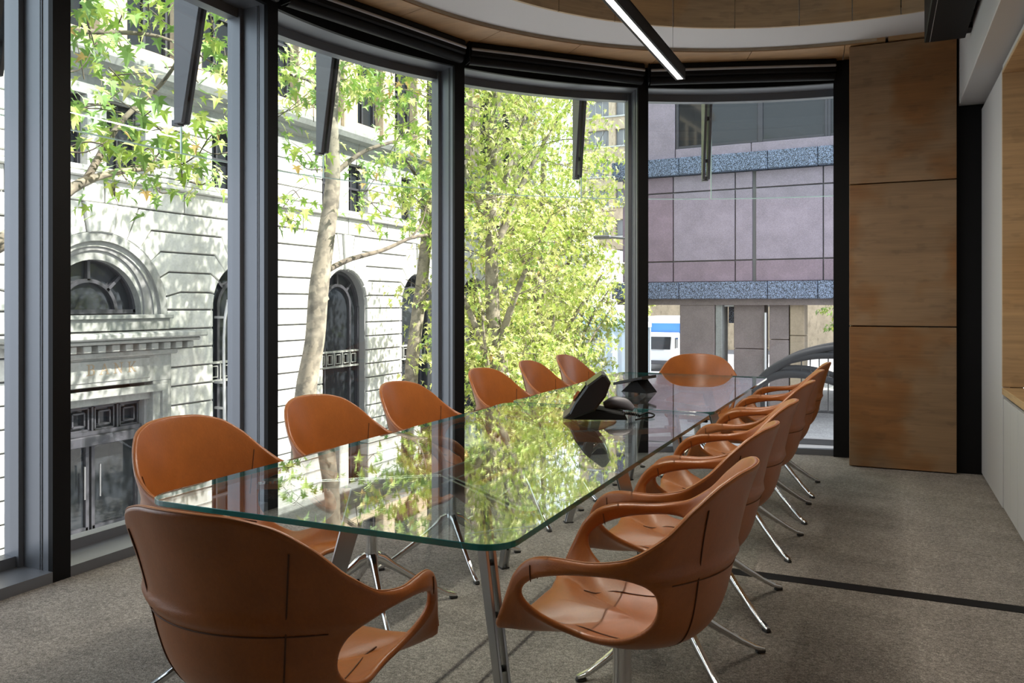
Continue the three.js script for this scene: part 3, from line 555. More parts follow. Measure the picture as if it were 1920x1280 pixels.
// ---------------------------------------------------------------- the stone bank across the street (facade plane x = -13, s = -z)
{
  const X = -13, bank = thing('bank_building', 'pale rusticated stone bank with round arched windows across the street', 'building', [0, 0, 0]);
  const at = (s, y, d) => V(X - 0.10 + d, y, -s);
  const st = (pts, d = 0.10, name = 'stone_block', mat = M.stone) => part(name, slab(pts, d, 0.016, at), mat, bank);
  const bx = (s0, y0, s1, y1, d0, d1, mat, name, parent = bank, c = 0.012) => part(name, box(X + d0, y0, -s1, X + d1, y1, -s0, c), mat, parent);
  const G = 0.016, P = 3.76, centres = [6.67, 10.43, 14.19, 17.95, 21.71, 25.47, 29.23], ys = 1.2, r0 = 0.95, END = 31.1;
  // backing wall with openings
  {
    const sh = new THREE.Shape([[4.9, GROUND], [END, GROUND], [END, 3.7], [4.9, 3.7]].map(([a, b]) => new THREE.Vector2(a, b)));
    for (const c of centres) { const big = Math.abs(c - 10.43) < 0.1, r = big ? 1.05 : r0, h = new THREE.Path(), y0 = GROUND + 0.1; h.moveTo(c - r, y0); h.lineTo(c + r, y0); h.lineTo(c + r, ys); h.absarc(c, ys, r, 0, Math.PI, false); h.lineTo(c - r, y0); sh.holes.push(h); }
    part('wall_core', remap(new THREE.ExtrudeGeometry(sh, { depth: 0.4, bevelEnabled: false, curveSegments: 20 }), (s, y, d) => V(X - 0.48 + d, y, -s)), M.joint, bank);
    bx(4.9, GROUND, END, 16, -6, -0.9, M.joint, 'wall_core', bank, 0);
  }
  const Y = [1.14, 1.50, 1.90, 2.30, 2.70, 3.10], ang = (c) => Math.abs(c - 10.43) < 0.1 ? { r: 1.52, y: 1.06, th: [0, 13, 28, 42, 55, 67] } : { r: r0 + 0.03, y: ys, th: [0, 16, 34, 50, 64, 78] };
  const edge = (c, k, side) => { // points of joint k from the arch outwards
    const A = ang(c), th = A.th[k] * D2R, h = Y[k] - A.y, rho = Math.max(A.r, h / Math.max(0.05, Math.sin(th))), p = [[c + side * A.r * Math.cos(th), A.y + A.r * Math.sin(th)]];
    if (k > 0) p.push([c + side * rho * Math.cos(th), Y[k]]); else p[0] = [c + side * A.r, Y[0]]; return p; };
  for (let i = 0; i + 1 < centres.length; i++) {
    const a = centres[i], b = centres[i + 1];
    for (let k = 0; k < 5; k++) {
      const low = [...edge(a, k, 1), ...edge(b, k, -1).reverse()], top = [...edge(b, k + 1, -1), ...edge(a, k + 1, 1).reverse()], arcB = [], arcA = [];
      for (let q = 1; q < 4; q++) { const B = ang(b), A = ang(a), f = q / 4; const tb = lerp(B.th[k], B.th[k + 1], f) * D2R, ta = lerp(A.th[k + 1], A.th[k], f) * D2R; arcB.push([b - B.r * Math.cos(tb), B.y + B.r * Math.sin(tb)]); arcA.push([a + A.r * Math.cos(ta), A.y + A.r * Math.sin(ta)]); }
      const mid = [0, 0]; let pts = [...low, ...arcB, ...top, ...arcA].filter((p, n, l) => { const o = l[(n + l.length - 1) % l.length]; return Math.hypot(p[0] - o[0], p[1] - o[1]) > 0.02; });
      const cy = (Y[k] + Y[k + 1]) / 2, cx = (a + b) / 2;
      pts = pts.map(([s, y]) => [s + (s < cx ? G : -G) * 0.6, y + (y < cy ? G : -G)]);
      st(pts, 0.10, 'voussoir');
    }
    // courses below the springing and between the openings
    const ra = ang(a).r, rb = ang(b).r;
    for (let k = 0; k < 11; k++) { const y1 = 1.14 - k * 0.386, y0 = k === 10 ? GROUND + 0.14 : y1 - 0.386; if (y1 - y0 > 0.1) bx(a + ra + G, y0 + G, b - rb - G, y1 - G, -0.10, 0, M.stone, 'stone_block', bank, 0.016); }
    // one long course under the sill band
  }
  bx(centres[6] + r0, GROUND, END, 3.1, -0.1, 0, M.stone, 'stone_block', bank, 0.016); bx(4.9, GROUND, centres[0] - r0, 3.1, -0.1, 0, M.stone, 'stone_block', bank, 0.016);
  // keystones
  for (const c of centres) {
    const A = ang(c), t0 = A.th[5], cuts = Math.abs(c - 10.43) < 0.1 ? [t0, 80, 100, 180 - t0] : [t0, 85, 95, 180 - t0];
    for (let q = 0; q + 1 < cuts.length; q++) { const p = (t, r) => [c + r * Math.cos(t * D2R), A.y + r * Math.sin(t * D2R)], top = (t) => { const h = (3.1 - A.y) / Math.sin(t * D2R); return [c + h * Math.cos(t * D2R), 3.1]; };
      st([p(cuts[q] + 0.6, A.r), top(cuts[q] + 0.6), top(cuts[q + 1] - 0.6), p(cuts[q + 1] - 0.6, A.r), p((cuts[q] + cuts[q + 1]) / 2, A.r)].reverse(), q === 1 ? 0.16 : 0.10, 'keystone'); }
  }
  for (let s = 4.9, n = 0; s < END; s += P / 2, n++) bx(s + G, 3.1 + G, Math.min(END, s + P / 2) - G, 3.55, -0.1, 0.0, M.stone, 'stone_block', bank, 0.016);
  // sill band, upper courses, windows of the second tier
  part('sill_band', merge([box(X - 0.3, 3.55, -END, X + 0.10, 3.64, -4.9, 0.02), box(X - 0.3, 3.64, -END, X + 0.05, 3.76, -4.9, 0.03)]), M.stone, bank);
  const glassAt = (s0, y0, s1, y1, d = -0.34) => part('window_pane', box(X + d - 0.02, y0, -s1, X + d, y1, -s0, 0), M.darkGlass, bank);
  for (let i = 0; i < centres.length; i++) {
    const c = centres[i], nx = i + 1 < centres.length ? centres[i + 1] - 1.02 : END;
    for (let k = 0; k < 4; k++) bx((i ? c + 1.02 : c + 1.02) + 0.0, 3.77 + k * 0.325 + G, nx, 3.77 + (k + 1) * 0.325, -0.4, 0, M.stone, 'stone_block', bank, 0.016);
    bx(c - 0.2, 3.76, c + 0.2, 5.08, -0.4, -0.06, M.stone, 'pier', bank, 0.02);
    for (const q of [-1, 1]) {
      const m = c + q * 0.6; glassAt(m - 0.36, 3.76, m + 0.36, 5.05);
      part('window_frame', merge([box(X - 0.34, 3.76, -(m + 0.40), X - 0.27, 5.08, -(m + 0.34), 0), box(X - 0.34, 3.76, -(m - 0.34), X - 0.27, 5.08, -(m - 0.40), 0), box(X - 0.33, 4.40, -(m + 0.36), X - 0.28, 4.46, -(m - 0.36), 0), box(X - 0.33, 3.76, -(m + 0.02), X - 0.29, 5.05, -(m - 0.02), 0)]), M.bronze, bank);
    }
  }
  // entablature: stepped mouldings
  const prof = [[0, 5.07], [0.10, 5.07], [0.10, 5.20], [0.06, 5.22], [0.06, 5.42], [0.18, 5.46], [0.24, 5.54], [0.24, 5.60], [0.40, 5.66], [0.46, 5.78], [0.46, 5.88], [0.30, 5.92], [0, 5.92]];
  part('cornice', slab(prof.map(([d, y]) => [d, y]), END - 4.9 + 0.2, 0.0, (d, y, s) => V(X - 0.2 + d + 0.0, y, -(4.9 + s))), M.stoneGrey, bank);
  part('frieze', box(X - 0.5, 5.08, -END, X - 0.2, 5.92, -4.9, 0), M.stone, bank);
  // upper storey in warm stone with tall windows between pilasters
  for (let i = 0; i < 15; i++) {
    const s = 5.2 + i * 1.88; if (s > END) break;
    bx(s - 0.30, 5.92, s + 0.30, 13.5, -0.6, -0.12, M.stoneTan, 'pilaster', bank, 0.03);
    bx(s + 0.30, 5.92, s + 1.58, 6.30, -0.6, -0.25, M.stoneTan, 'apron', bank, 0.02);
    bx(s + 0.30, 9.0, s + 1.58, 9.9, -0.6, -0.25, M.stoneTan, 'spandrel', bank, 0.02);
    for (const [y0, y1] of [[6.3, 9.0], [9.9, 12.6]]) {
      glassAt(s + 0.34, y0, s + 1.54, y1, -0.5);
      part('window_frame', merge([box(X - 0.5, y0, -(s + 0.42), X - 0.42, y1, -(s + 0.30), 0), box(X - 0.5, y0, -(s + 1.58), X - 0.42, y1, -(s + 1.46), 0), box(X - 0.49, y0 + 1.3, -(s + 1.5), X - 0.44, y0 + 1.37, -(s + 0.4), 0), box(X - 0.49, y0, -(s + 0.98), X - 0.44, y1, -(s + 0.92), 0)]), M.bronze, bank);
    }
  }
  part('top_cornice', merge([box(X - 0.6, 12.6, -END, X - 0.1, 13.5, -4.9, 0.02), box(X - 0.6, 13.5, -END - 0.3, X + 0.5, 14.1, -4.9, 0.05)]), M.stoneTan, bank);
  bx(END - 0.02, GROUND, END, 13.5, -6, 0, M.stone, 'end_wall', bank, 0);
  // arched windows: frame, fanlight bars, grille band, posts
  const ringGeo = (c, y, ra, rb, d0, d1, a0 = 0, a1 = 180, n = 24) => { const p = []; for (let k = 0; k <= n; k++) { const t = lerp(a0, a1, k / n) * D2R; p.push([c + rb * Math.cos(t), y + rb * Math.sin(t)]); } for (let k = n; k >= 0; k--) { const t = lerp(a0, a1, k / n) * D2R; p.push([c + ra * Math.cos(t), y + ra * Math.sin(t)]); } return slab(p, d1 - d0, 0, (s, yy, d) => V(X + d0 + d, yy, -s)); };
  const bar = (s0, y0, s1, y1, w, d0, d1) => { const dx = s1 - s0, dy = y1 - y0, q = Math.hypot(dx, dy), nx = -dy / q * w / 2, ny = dx / q * w / 2; return slab([[s0 + nx, y0 + ny], [s0 - nx, y0 - ny], [s1 - nx, y1 - ny], [s1 + nx, y1 + ny]], d1 - d0, 0, (s, y, d) => V(X + d0 + d, y, -s)); };
  for (const c of centres) {
    if (Math.abs(c - 10.43) < 0.1) continue;
    const gl = []; for (let k = 0; k <= 24; k++) { const t = k / 24 * Math.PI; gl.push([c + 0.95 * Math.cos(t), ys + 0.95 * Math.sin(t)]); } gl.push([c - 0.95, GROUND], [c + 0.95, GROUND]);
    const pane = part('window_pane', slab(gl, 0.02, 0, (s, y, d) => V(X - 0.38 + d, y, -s)), M.darkGlass, bank);
    part('window_frame', merge([ringGeo(c, ys, 0.86, 0.98, -0.40, -0.28), ringGeo(c, ys, 0.52, 0.60, -0.36, -0.28), bar(c, ys + 0.58, c, ys + 0.88, 0.06, -0.36, -0.29), bar(c + 0.40, ys + 0.42, c + 0.62, ys + 0.62, 0.06, -0.36, -0.29), bar(c - 0.40, ys + 0.42, c - 0.62, ys + 0.62, 0.06, -0.36, -0.29), bar(c - 0.56, ys, c - 0.56, GROUND, 0.07, -0.36, -0.28), bar(c + 0.56, ys, c + 0.56, GROUND, 0.07, -0.36, -0.28), bar(c - 0.93, ys, c - 0.93, GROUND, 0.10, -0.38, -0.26), bar(c + 0.93, ys, c + 0.93, GROUND, 0.10, -0.38, -0.26)]), M.bronze, pane);
    // grille band at mid height
    const gr = [bar(c - 0.9, -0.02, c + 0.9, -0.02, 0.05, -0.34, -0.24), bar(c - 0.9, -0.42, c + 0.9, -0.42, 0.05, -0.34, -0.24)];
    for (let k = 0; k < 5; k++) { const m = c - 0.70 + k * 0.35; gr.push(bar(m - 0.175, -0.02, m - 0.175, -0.42, 0.03, -0.33, -0.25), bar(m - 0.10, -0.10, m + 0.10, -0.10, 0.02, -0.32, -0.26), bar(m - 0.10, -0.34, m + 0.10, -0.34, 0.02, -0.32, -0.26), bar(m - 0.10, -0.10, m - 0.10, -0.34, 0.02, -0.32, -0.26), bar(m + 0.10, -0.10, m + 0.10, -0.34, 0.02, -0.32, -0.26)); }
    part('grille', merge(gr), M.stoneGrey, pane);
  }
  // the doorway
  {
    const c = 10.43, y = 1.06;
    part('arch_moulding', merge([ringGeo(c, y, 1.36, 1.52, -0.4, 0.02), ringGeo(c, y, 1.26, 1.37, -0.4, -0.05), ringGeo(c, y, 1.02, 1.28, -0.4, -0.12)]), M.stoneGrey, bank);
    const gl = []; for (let k = 0; k <= 24; k++) { const t = k / 24 * Math.PI; gl.push([c + 1.04 * Math.cos(t), 1.1 + 1.04 * Math.sin(t)]); }
    const fan = part('fanlight', slab(gl, 0.02, 0, (s, yy, d) => V(X - 0.40 + d, yy, -s)), M.darkGlass, bank);
    part('window_frame', merge([ringGeo(c, 1.1, 0.96, 1.05, -0.40, -0.28), ringGeo(c, 1.1, 0.56, 0.63, -0.39, -0.30), bar(c, 1.7, c, 2.08, 0.06, -0.38, -0.3), bar(c + 0.40, 1.52, c + 0.72, 1.82, 0.06, -0.38, -0.3), bar(c - 0.40, 1.52, c - 0.72, 1.82, 0.06, -0.38, -0.3), bar(c - 1.0, 1.12, c + 1.0, 1.12, 0.08, -0.40, -0.28)]), M.bronze, fan);
    bx(c - 1.56, 0.76, c + 1.56, 1.0, -0.4, 0.06, M.stoneGrey, 'plinth_block'); bx(c - 1.6, 0.98, c + 1.6, 1.06, -0.4, 0.12, M.stoneGrey, 'plinth_slab');
    part('door_cornice', merge([box(X - 0.3, 0.62, -(c + 2.02), X + 0.62, 0.74, -(c - 2.02), 0.03), box(X - 0.3, 0.54, -(c + 1.92), X + 0.52, 0.62, -(c - 1.92), 0.03), box(X - 0.3, 0.28, -(c + 1.62), X + 0.22, 0.40, -(c - 1.62), 0.03)]), M.stoneGrey, bank);
    for (let k = 0; k < 13; k++) { const m = c - 1.74 + k * 0.29; bx(m - 0.08, 0.40, m + 0.08, 0.53, 0.1, 0.42, M.stoneGrey, 'dentil'); }
    bx(c - 1.66, 0.40, c + 1.66, 0.54, -0.3, 0.12, M.stoneGrey, 'dentil_band');
    bx(c - 1.55, -0.24, c + 1.55, 0.28, -0.3, 0.10, M.stoneGrey, 'lintel');
    bx(c - 0.80, -0.16, c + 1.02, 0.24, 0.09, 0.118, M.stoneGrey, 'sign_panel');
    for (const q of [-1, 1]) { bx(q > 0 ? c + 1.10 : c - 1.55, GROUND, q > 0 ? c + 1.55 : c - 1.10, -0.24, -0.3, 0.10, M.stoneGrey, 'door_jamb'); bx(q > 0 ? c + 1.28 : c - 1.42, GROUND, q > 0 ? c + 1.42 : c - 1.28, -0.42, 0.08, 0.16, M.stoneGrey, 'jamb_moulding'); }
    bx(c - 1.42, -0.44, c + 1.42, -0.30, 0.08, 0.16, M.stoneGrey, 'jamb_moulding');
    bx(c - 1.12, -0.58, c + 1.12, -0.44, -0.3, 0.02, M.stoneGrey, 'door_head');
    const gp = bx(c - 1.1, -1.12, c + 1.1, -0.58, -0.34, -0.30, M.darkGlass, 'transom');
    const gb = [bar(c - 1.05, -1.1, c + 1.05, -1.1, 0.07, -0.31, -0.16), bar(c - 1.05, -0.6, c + 1.05, -0.6, 0.06, -0.31, -0.2)];
    for (let k = 0; k < 4; k++) { const m = c - 0.81 + k * 0.54; for (const h of [0.2, 0.12]) gb.push(bar(m - h, -0.85 + h, m + h, -0.85 + h, 0.03, -0.3, -0.22), bar(m - h, -0.85 - h, m + h, -0.85 - h, 0.03, -0.3, -0.22), bar(m - h, -0.85 - h, m - h, -0.85 + h, 0.03, -0.3, -0.22), bar(m + h, -0.85 - h, m + h, -0.85 + h, 0.03, -0.3, -0.22)); gb.push(bar(m - 0.27, -1.1, m - 0.27, -0.6, 0.04, -0.3, -0.2)); }
    part('grille', merge(gb), M.bronze, gp);
    bx(c - 1.12, -1.32, c + 1.12, -1.14, -0.3, -0.05, M.bronze, 'door_beam');
    for (const q of [-1, 1]) { const dl = bx(q > 0 ? c + 0.02 : c - 1.08, GROUND + 0.05, q > 0 ? c + 1.08 : c - 0.02, -1.32, -0.36, -0.32, M.darkGlass, 'door_leaf'); part('door_frame', merge([bar(c + q * 0.06, GROUND, c + q * 0.06, -1.32, 0.07, -0.33, -0.26), bar(c + q * 1.04, GROUND, c + q * 1.04, -1.32, 0.09, -0.33, -0.26), bar(c + q * 0.05, -2.9, c + q * 1.05, -2.9, 0.14, -0.33, -0.26)]), M.bronze, dl); part('door_handle', tube([V(X - 0.2, -2.3, -(c + q * 0.16)), V(X - 0.2, -1.7, -(c + q * 0.16))], 0.02, 4, 8), M.satin, dl); }
    const font = await new FontLoader().loadAsync('fonts/droid/droid_serif_regular.typeface.json');
    const word = new TextGeometry('B A N K', { font, size: 0.2, depth: 0.006, curveSegments: 4 }); word.computeBoundingBox(); const bb = word.boundingBox, k = 1.06 / (bb.max.x - bb.min.x);
    part('lettering', remap(word, (a, b, d) => V(X + 0.116 + d, -0.02 + b, -(10.06 + (a - bb.min.x) * k))), M.letter, bank, 'the word BANK in tan capitals');
  }
  // down pipe and lamp standard details stay with the wall
  const lampP = thing('door_lamp', 'slim pale bracket light at the window beside the BANK doorway', 'lamp', [X, 0, -13.35]);
  part('post', taper([V(0.16, GROUND, 0), V(0.16, -1, 0), V(0.17, 0.9, 0), V(0.24, 1.35, -0.05)], [0.035, 0.035, 0.03, 0.05], 12, 8), M.steelPale, lampP);
  part('arm', merge([box(-0.1, -0.45, -0.03, 0.17, -0.40, 0.03, 0.004), box(-0.1, -1.0, -0.03, 0.17, -0.95, 0.03, 0.004), box(-0.1, 0.95, -0.03, 0.17, 1.0, 0.03, 0.004)]), M.steelPale, lampP);
}
// ---------------------------------------------------------------- the purple granite building beyond the junction
{
  const Z = -30, pb = thing('granite_building', 'purple granite office block on columns with speckled blue stone bands', 'building', [-9.1, 0, Z], -0.045), ox = 9.1;
  const bx = (x0, y0, x1, y1, d0, d1, mat, name, parent = pb, c = 0.02) => part(name, box(x0 + ox, y0, d0, x1 + ox, y1, d1, c), mat, parent);
  bx(-8.9, 2.0, 18, 30, -14, -0.16, M.joint, 'core', pb, 0);
  const xs = [-9.0, -7.02, -4.756, -4.143, -4.05, -1.793, 0.4, 1.0, 1.1, 3.3], rows = [[2.06, 2.81], [2.83, 5.36], [5.38, 5.98]];
  for (const [y0, y1] of rows) for (let i = 0; i + 1 < xs.length; i++) { if (i === 3 || i === 7) continue; bx(xs[i] + 0.02, y0 + 0.012, xs[i + 1] - 0.02, y1 - 0.012, -0.16, -0.02, (y0 < 2.5 || i === 0) ? M.pinkDeep : M.pink, 'granite_panel', pb, 0.012); }
  const bandCuts = [-9.35, -6.75, -3.6, -1.95, 0.3, 2.4, 4.5];
  for (const [y0, y1, d] of [[5.99, 6.62, 0.22], [1.44, 2.05, 0.22]]) for (let i = 0; i + 1 < bandCuts.length; i++) bx(bandCuts[i] + 0.01, y0, bandCuts[i + 1] - 0.01, y1, -0.5, d, M.granite, 'band_stone', pb, 0.02);
  // upper storey: pilaster, sill stones, wide window
  bx(-8.9, 6.63, -6.95, 13, -0.16, 0.0, M.pink, 'granite_panel'); bx(-6.92, 6.63, -4.2, 6.97, -0.2, 0.02, M.pink, 'sill_stone'); bx(-4.18, 6.63, -0.5, 6.97, -0.2, 0.02, M.pink, 'sill_stone'); bx(-0.48, 6.63, 3.3, 6.97, -0.2, 0.02, M.pink, 'sill_stone');
  for (const [x0, x1] of [[-6.82, -3.98], [-3.80, -1.75], [-1.55, 1.2], [1.4, 3.3]]) { const p = bx(x0, 7.05, x1, 10.2, -0.15, -0.10, M.darkGlass, 'window_pane', pb, 0); part('window_frame', merge([box(x0 + ox - 0.1, 6.97, -0.2, x0 + ox, 10.3, -0.02, 0.01), box(x1 + ox, 6.97, -0.2, x1 + ox + 0.1, 10.3, -0.02, 0.01), box(x0 + ox, 6.97, -0.2, x1 + ox, 7.07, -0.02, 0.01)]), M.bronze, p); }
  bx(-6.92, 10.2, 3.4, 13, -0.2, 0, M.pink, 'granite_panel');
  // soffit and columns of the open ground floor
  bx(-9.2, 1.22, 18, 1.46, -14, -0.02, M.brownStone, 'soffit', pb, 0);
  bx(-6.78, GROUND, -5.50, 1.24, -0.35, -0.06, M.brownStone, 'column', pb, 0.02); bx(-5.48, GROUND, -5.24, 1.24, -1.1, -0.10, M.stoneGrey, 'column');
  for (const [x0, x1, y, m] of [[-4.86, -3.80, -0.35, M.brownStone], [-3.62, -2.96, 0.0, M.brownStone], [-2.92, -2.44, 0.15, M.tanStone]]) { bx(x0, y + 0.01, x1, 1.24, -1.2, -0.3, m, 'column_stone', pb, 0.015); bx(x0, GROUND, x1, y - 0.01, -1.2, -0.3, m, 'column_stone', pb, 0.015); }
  bx(-5.2, 0.55, -4.86, 1.24, -1.3, -1.0, M.granite, 'lintel');
  part('pipe', tube([V(-3.74 + ox, GROUND, -0.2), V(-3.74 + ox, 0.95, -0.2)], 0.05, 4, 10), M.steelPale, pb);
  for (const [x0, x1] of [[-5.25, -4.85], [-3.7, -2.9]]) part('strip_light', box(x0 + ox, 1.16, -0.6, x1 + ox, 1.22, -0.5, 0.01), M.truckWhite, pb);
}
// ---------------------------------------------------------------- pale office block far down the street
{
  const Z = -78, fb = thing('office_block', 'pale cream office block far down the street', 'building', [-28, 0, Z]), W = 40;
  part('wall', box(0, GROUND, -8, W, 34, -0.5, 0), M.stoneTan, fb);
  const cols = [1.0, 3.9, 6.8, 9.7, 12.6, 15.5, 18.4], fl = [5.0, 8.0, 11.0, 14.0, 17.0, 20.0, 23.0];
  for (const y of fl) {
    part('spandrel', box(0, y - 1.35, -0.5, W, y, -0.05, 0.03), M.stoneTan, fb); part('ledge', box(0, y - 0.16, -0.4, W, y, 0.12, 0.03), M.stone, fb);
    for (const x of cols) { const p = part('window_pane', box(x, y, -0.45, x + 2.2, y + 1.65, -0.4, 0), M.paleGlass, fb); part('window_frame', merge([box(x + 0.7, y, -0.41, x + 0.76, y + 1.65, -0.36, 0), box(x + 1.44, y, -0.41, x + 1.5, y + 1.65, -0.36, 0)]), M.stone, p); part('pier', box(x + 2.2, y, -0.5, x + 2.9, y + 1.65, 0, 0.03), M.stoneTan, fb); }
  }
  solo('white_block', merge([box(-40, GROUND, -64, -19, 5.5, -56, 0.05), box(-40, 5.5, -63.5, -21, 9, -56.5, 0.05)]), M.stone, 'bright white low building beyond the street trees', 'building');
}

// ---------------------------------------------------------------- street trees
function leafGeo(k) { // lobed plane leaf, folded along its midrib, about 1 unit across
  const out = [[0, -0.10], [0.15, -0.21], [0.47, -0.17], [0.22, 0.04], [0.57, 0.36], [0.20, 0.28], [0.16, 0.46], [0.0, 0.92]], pts = [...out, ...out.slice(1, -1).reverse().map(([x, y]) => [-x, y])];
  const fold = 0.18 + 0.10 * k, z = (x, y) => Math.abs(x) * fold - 0.22 * Math.max(0, y - 0.2) ** 2 * (1 + k);
  const t = [], c = V(0, z(0, 0.15), 0.15); const P = pts.map(([x, y]) => V(x, z(x, y), y));
  for (let i = 0; i < P.length; i++) t.push(c.clone(), P[(i + 1) % P.length].clone(), P[i].clone());
  t.push(V(-0.012, 0.01, -0.1), V(0.012, 0.01, -0.1), V(0, 0.06, -0.42));
  return fromTris(t);
}
const leafShapes = [leafGeo(0), leafGeo(1.2)];
const leafTint = [[0.20, 0.34, 0.045], [0.30, 0.42, 0.06], [0.40, 0.48, 0.09], [0.56, 0.57, 0.20], [0.15, 0.27, 0.05], [0.44, 0.30, 0.09]];  // the palest tint stands in for sun glare on leaves
const leafMat = phy({ color: lin(1, 1, 1), roughness: 0.75, transmission: 0.42, thickness: 0, side: THREE.DoubleSide });
const leafMats = leafTint.map((c) => phy({ color: lin(...c), roughness: 0.75, transmission: 0.42, thickness: 0, side: THREE.DoubleSide }));
const camM = new THREE.Matrix4();
function seenAt(p) { // rough place in the picture
  const th = camera.rotation.y, c = Math.cos(th), s = Math.sin(th), X = p.x * c - p.z * s, Zc = -p.x * s - p.z * c; return Zc < 0.5 ? null : [960 + FOCAL * X / Zc, 569 + FOCAL * (EYE - p.y) / Zc, Zc];
}
// tree: trunk path, limbs [path, radius], clumps [centre, radius, leaves], tint weights
function tree(name, label, trunk, radii, limbs, clumps, size, weights, singles) {
  const t = thing(name, label, 'tree', [trunk[0].x, trunk[0].y, trunk[0].z], 0, 'street trees outside the windows'), O = trunk[0].clone(), loc = (v) => v.clone().sub(O);
  part('trunk', taper(trunk.map(loc), radii, 28, 12), M.bark, t);
  for (const [path, ra, rb] of limbs) part('branch', taper(path.map(loc), [ra, lerp(ra, rb, 0.55), rb], 14, 7), ra > 0.05 ? M.bark : M.branch, t);
  const all = [], q = new THREE.Quaternion(), e = new THREE.Euler();
  for (const [c, r, n] of clumps) {
    for (let tw = 0; tw < 2; tw++) { const d = V(rr(-1, 1), rr(-0.6, 0.9), rr(-1, 1)).normalize().multiplyScalar(r * 0.9); part('twig', taper([loc(c).addScaledVector(d, -0.7), loc(c).add(V(0, rr(-0.1, 0.1), 0)), loc(c).add(d)], [0.008, 0.006, 0.003], 6, 4), M.branch, t); }
    const sprays = Math.max(3, Math.round(n / 14));
    for (let s = 0; s < sprays; s++) {
      const a = V(rr(-1, 1), rr(-1, 1), rr(-1, 1)).normalize().multiplyScalar(r * Math.cbrt(rnd())); a.y *= 0.75; const az = rr(0, 6.28), tint0 = rnd();
      for (let k = 0; k < n / sprays; k++) {
        const p = c.clone().add(a).add(V(rr(-0.28, 0.28), rr(-0.16, 0.16), rr(-0.28, 0.28)));
        e.set(rr(0.1, 1.25), az + rr(-1.3, 1.3), rr(-0.5, 0.5), 'YXZ');
        let w = lerp(tint0, rnd(), 0.6) * weights.reduce((x, y) => x + y, 0), ti = 0; while (w > weights[ti]) w -= weights[ti++];
        all.push({ p, e: e.clone(), s: size * rr(0.65, 1.25), ti: Math.min(ti, 5), shape: rnd() < 0.5 ? 0 : 1 });
      }
    }
  }
  let rest = all;
  if (singles) { // the leaves that show largest stand on their own
    const open = [[131, 436], [532, 817], [875, 1182]];
    for (const l of all) { const v = seenAt(l.p); l.w = v && v[1] > 5 && v[1] < 760 && open.some(([a, b]) => v[0] > a && v[0] < b) ? l.s / v[2] : 0; }
    const pick = [...all].sort((a, b) => b.w - a.w).slice(0, singles).filter((l) => l.w > 0), set = new Set(pick); rest = all.filter((l) => !set.has(l));
    for (const l of pick) { const m = part('leaf', leafShapes[l.shape], leafMats[l.ti], t); m.position.copy(loc(l.p)); m.rotation.copy(l.e); m.scale.setScalar(l.s); }
  }
  for (const sh of [0, 1]) {
    const list = rest.filter((l) => l.shape === sh), im = new THREE.InstancedMesh(leafShapes[sh], leafMat, list.length), mx = new THREE.Matrix4(), col = new THREE.Color();
    list.forEach((l, i) => { q.setFromEuler(l.e); mx.compose(loc(l.p), q, V(l.s, l.s, l.s)); im.setMatrixAt(i, mx); const c = leafTint[l.ti], j = rr(0.8, 1.2); im.setColorAt(i, col.setRGB(c[0] * j, c[1] * j, c[2] * j)); });
    im.name = 'foliage'; im.userData.kind = 'stuff'; shadows(im); t.add(im);
  }
  return t;
}
// the point seen at pixel x, y on the upright plane x = wx
function onX(px, py, wx) { const th = camera.rotation.y, c = Math.cos(th), s = Math.sin(th), k = (px - 960) / FOCAL * c - s, Z = wx / k, X = (px - 960) / FOCAL * Z; return V(wx, EYE - (py - 569) / FOCAL * Z, -(X * s + Z * c)); }
const cl = (px, py, wx, r, n) => [onX(px, py, wx), r, n];
{
  // nearest tree: trunk stands left of the picture, a limb reaches into the first full window
  const b = V(-6.6, GROUND, -2.6), top = V(-6.5, 9.5, -3.2);
  const clumps = [];
  for (const [px, py, n, r] of [[160, 30, 70, 0.55], [215, 60, 60, 0.5], [280, 25, 70, 0.55], [400, 40, 80, 0.5], [425, 110, 70, 0.45], [150, 110, 40, 0.4], [190, 180, 44, 0.45], [260, 215, 50, 0.5], [165, 215, 36, 0.4], [310, 250, 40, 0.4], [215, 265, 40, 0.35], [280, 290, 46, 0.35], [340, 300, 46, 0.35], [395, 270, 50, 0.45], [380, 330, 30, 0.3], [230, 325, 26, 0.3], [215, 362, 20, 0.25], [300, 350, 24, 0.25], [160, 275, 24, 0.3], [410, 225, 40, 0.4], [345, 130, 30, 0.4], [240, 140, 26, 0.4]]) clumps.push(cl(px, py, -6.4 + rr(-0.7, 0.7), r * 0.72, Math.round(n * 0.62)));
  for (let k = 0; k < 22; k++) clumps.push([V(-6.6 + rr(-1.8, 1.8), rr(5.6, 11), -3.6 + rr(-2.6, 2.6)), 0.75, 50]);
  tree('plane_tree', 'near tree with a limb of lobed leaves crossing above the BANK doorway', [b, V(-6.5, 0.5, -2.7), V(-6.6, 4, -2.9), top], [0.22, 0.19, 0.15, 0.05],
    [[[V(-6.55, 0.9, -2.8), onX(40, 430, -6.4), onX(135, 352, -6.3), onX(205, 325, -6.3), onX(290, 315, -6.2)], 0.09, 0.015], [[onX(160, 340, -6.3), onX(230, 225, -6.5), onX(300, 160, -6.4), onX(330, 120, -6.2)], 0.035, 0.015], [[V(-6.6, 3.0, -2.9), onX(200, 60, -6.6), onX(310, 72, -6.5), onX(420, 130, -6.4)], 0.035, 0.008], [[V(-6.6, 4, -2.9), V(-6.2, 6, -3.8), V(-5.9, 8, -4.6)], 0.10, 0.03], [[V(-6.6, 4.5, -2.9), V(-7.2, 6.5, -3.4), V(-7.6, 8.5, -3.9)], 0.09, 0.03]], clumps, 0.125, [4, 2.4, 1, 0.6, 5, 1.8], 300);  // darker tint weights paint the shaded side of these leaves
}
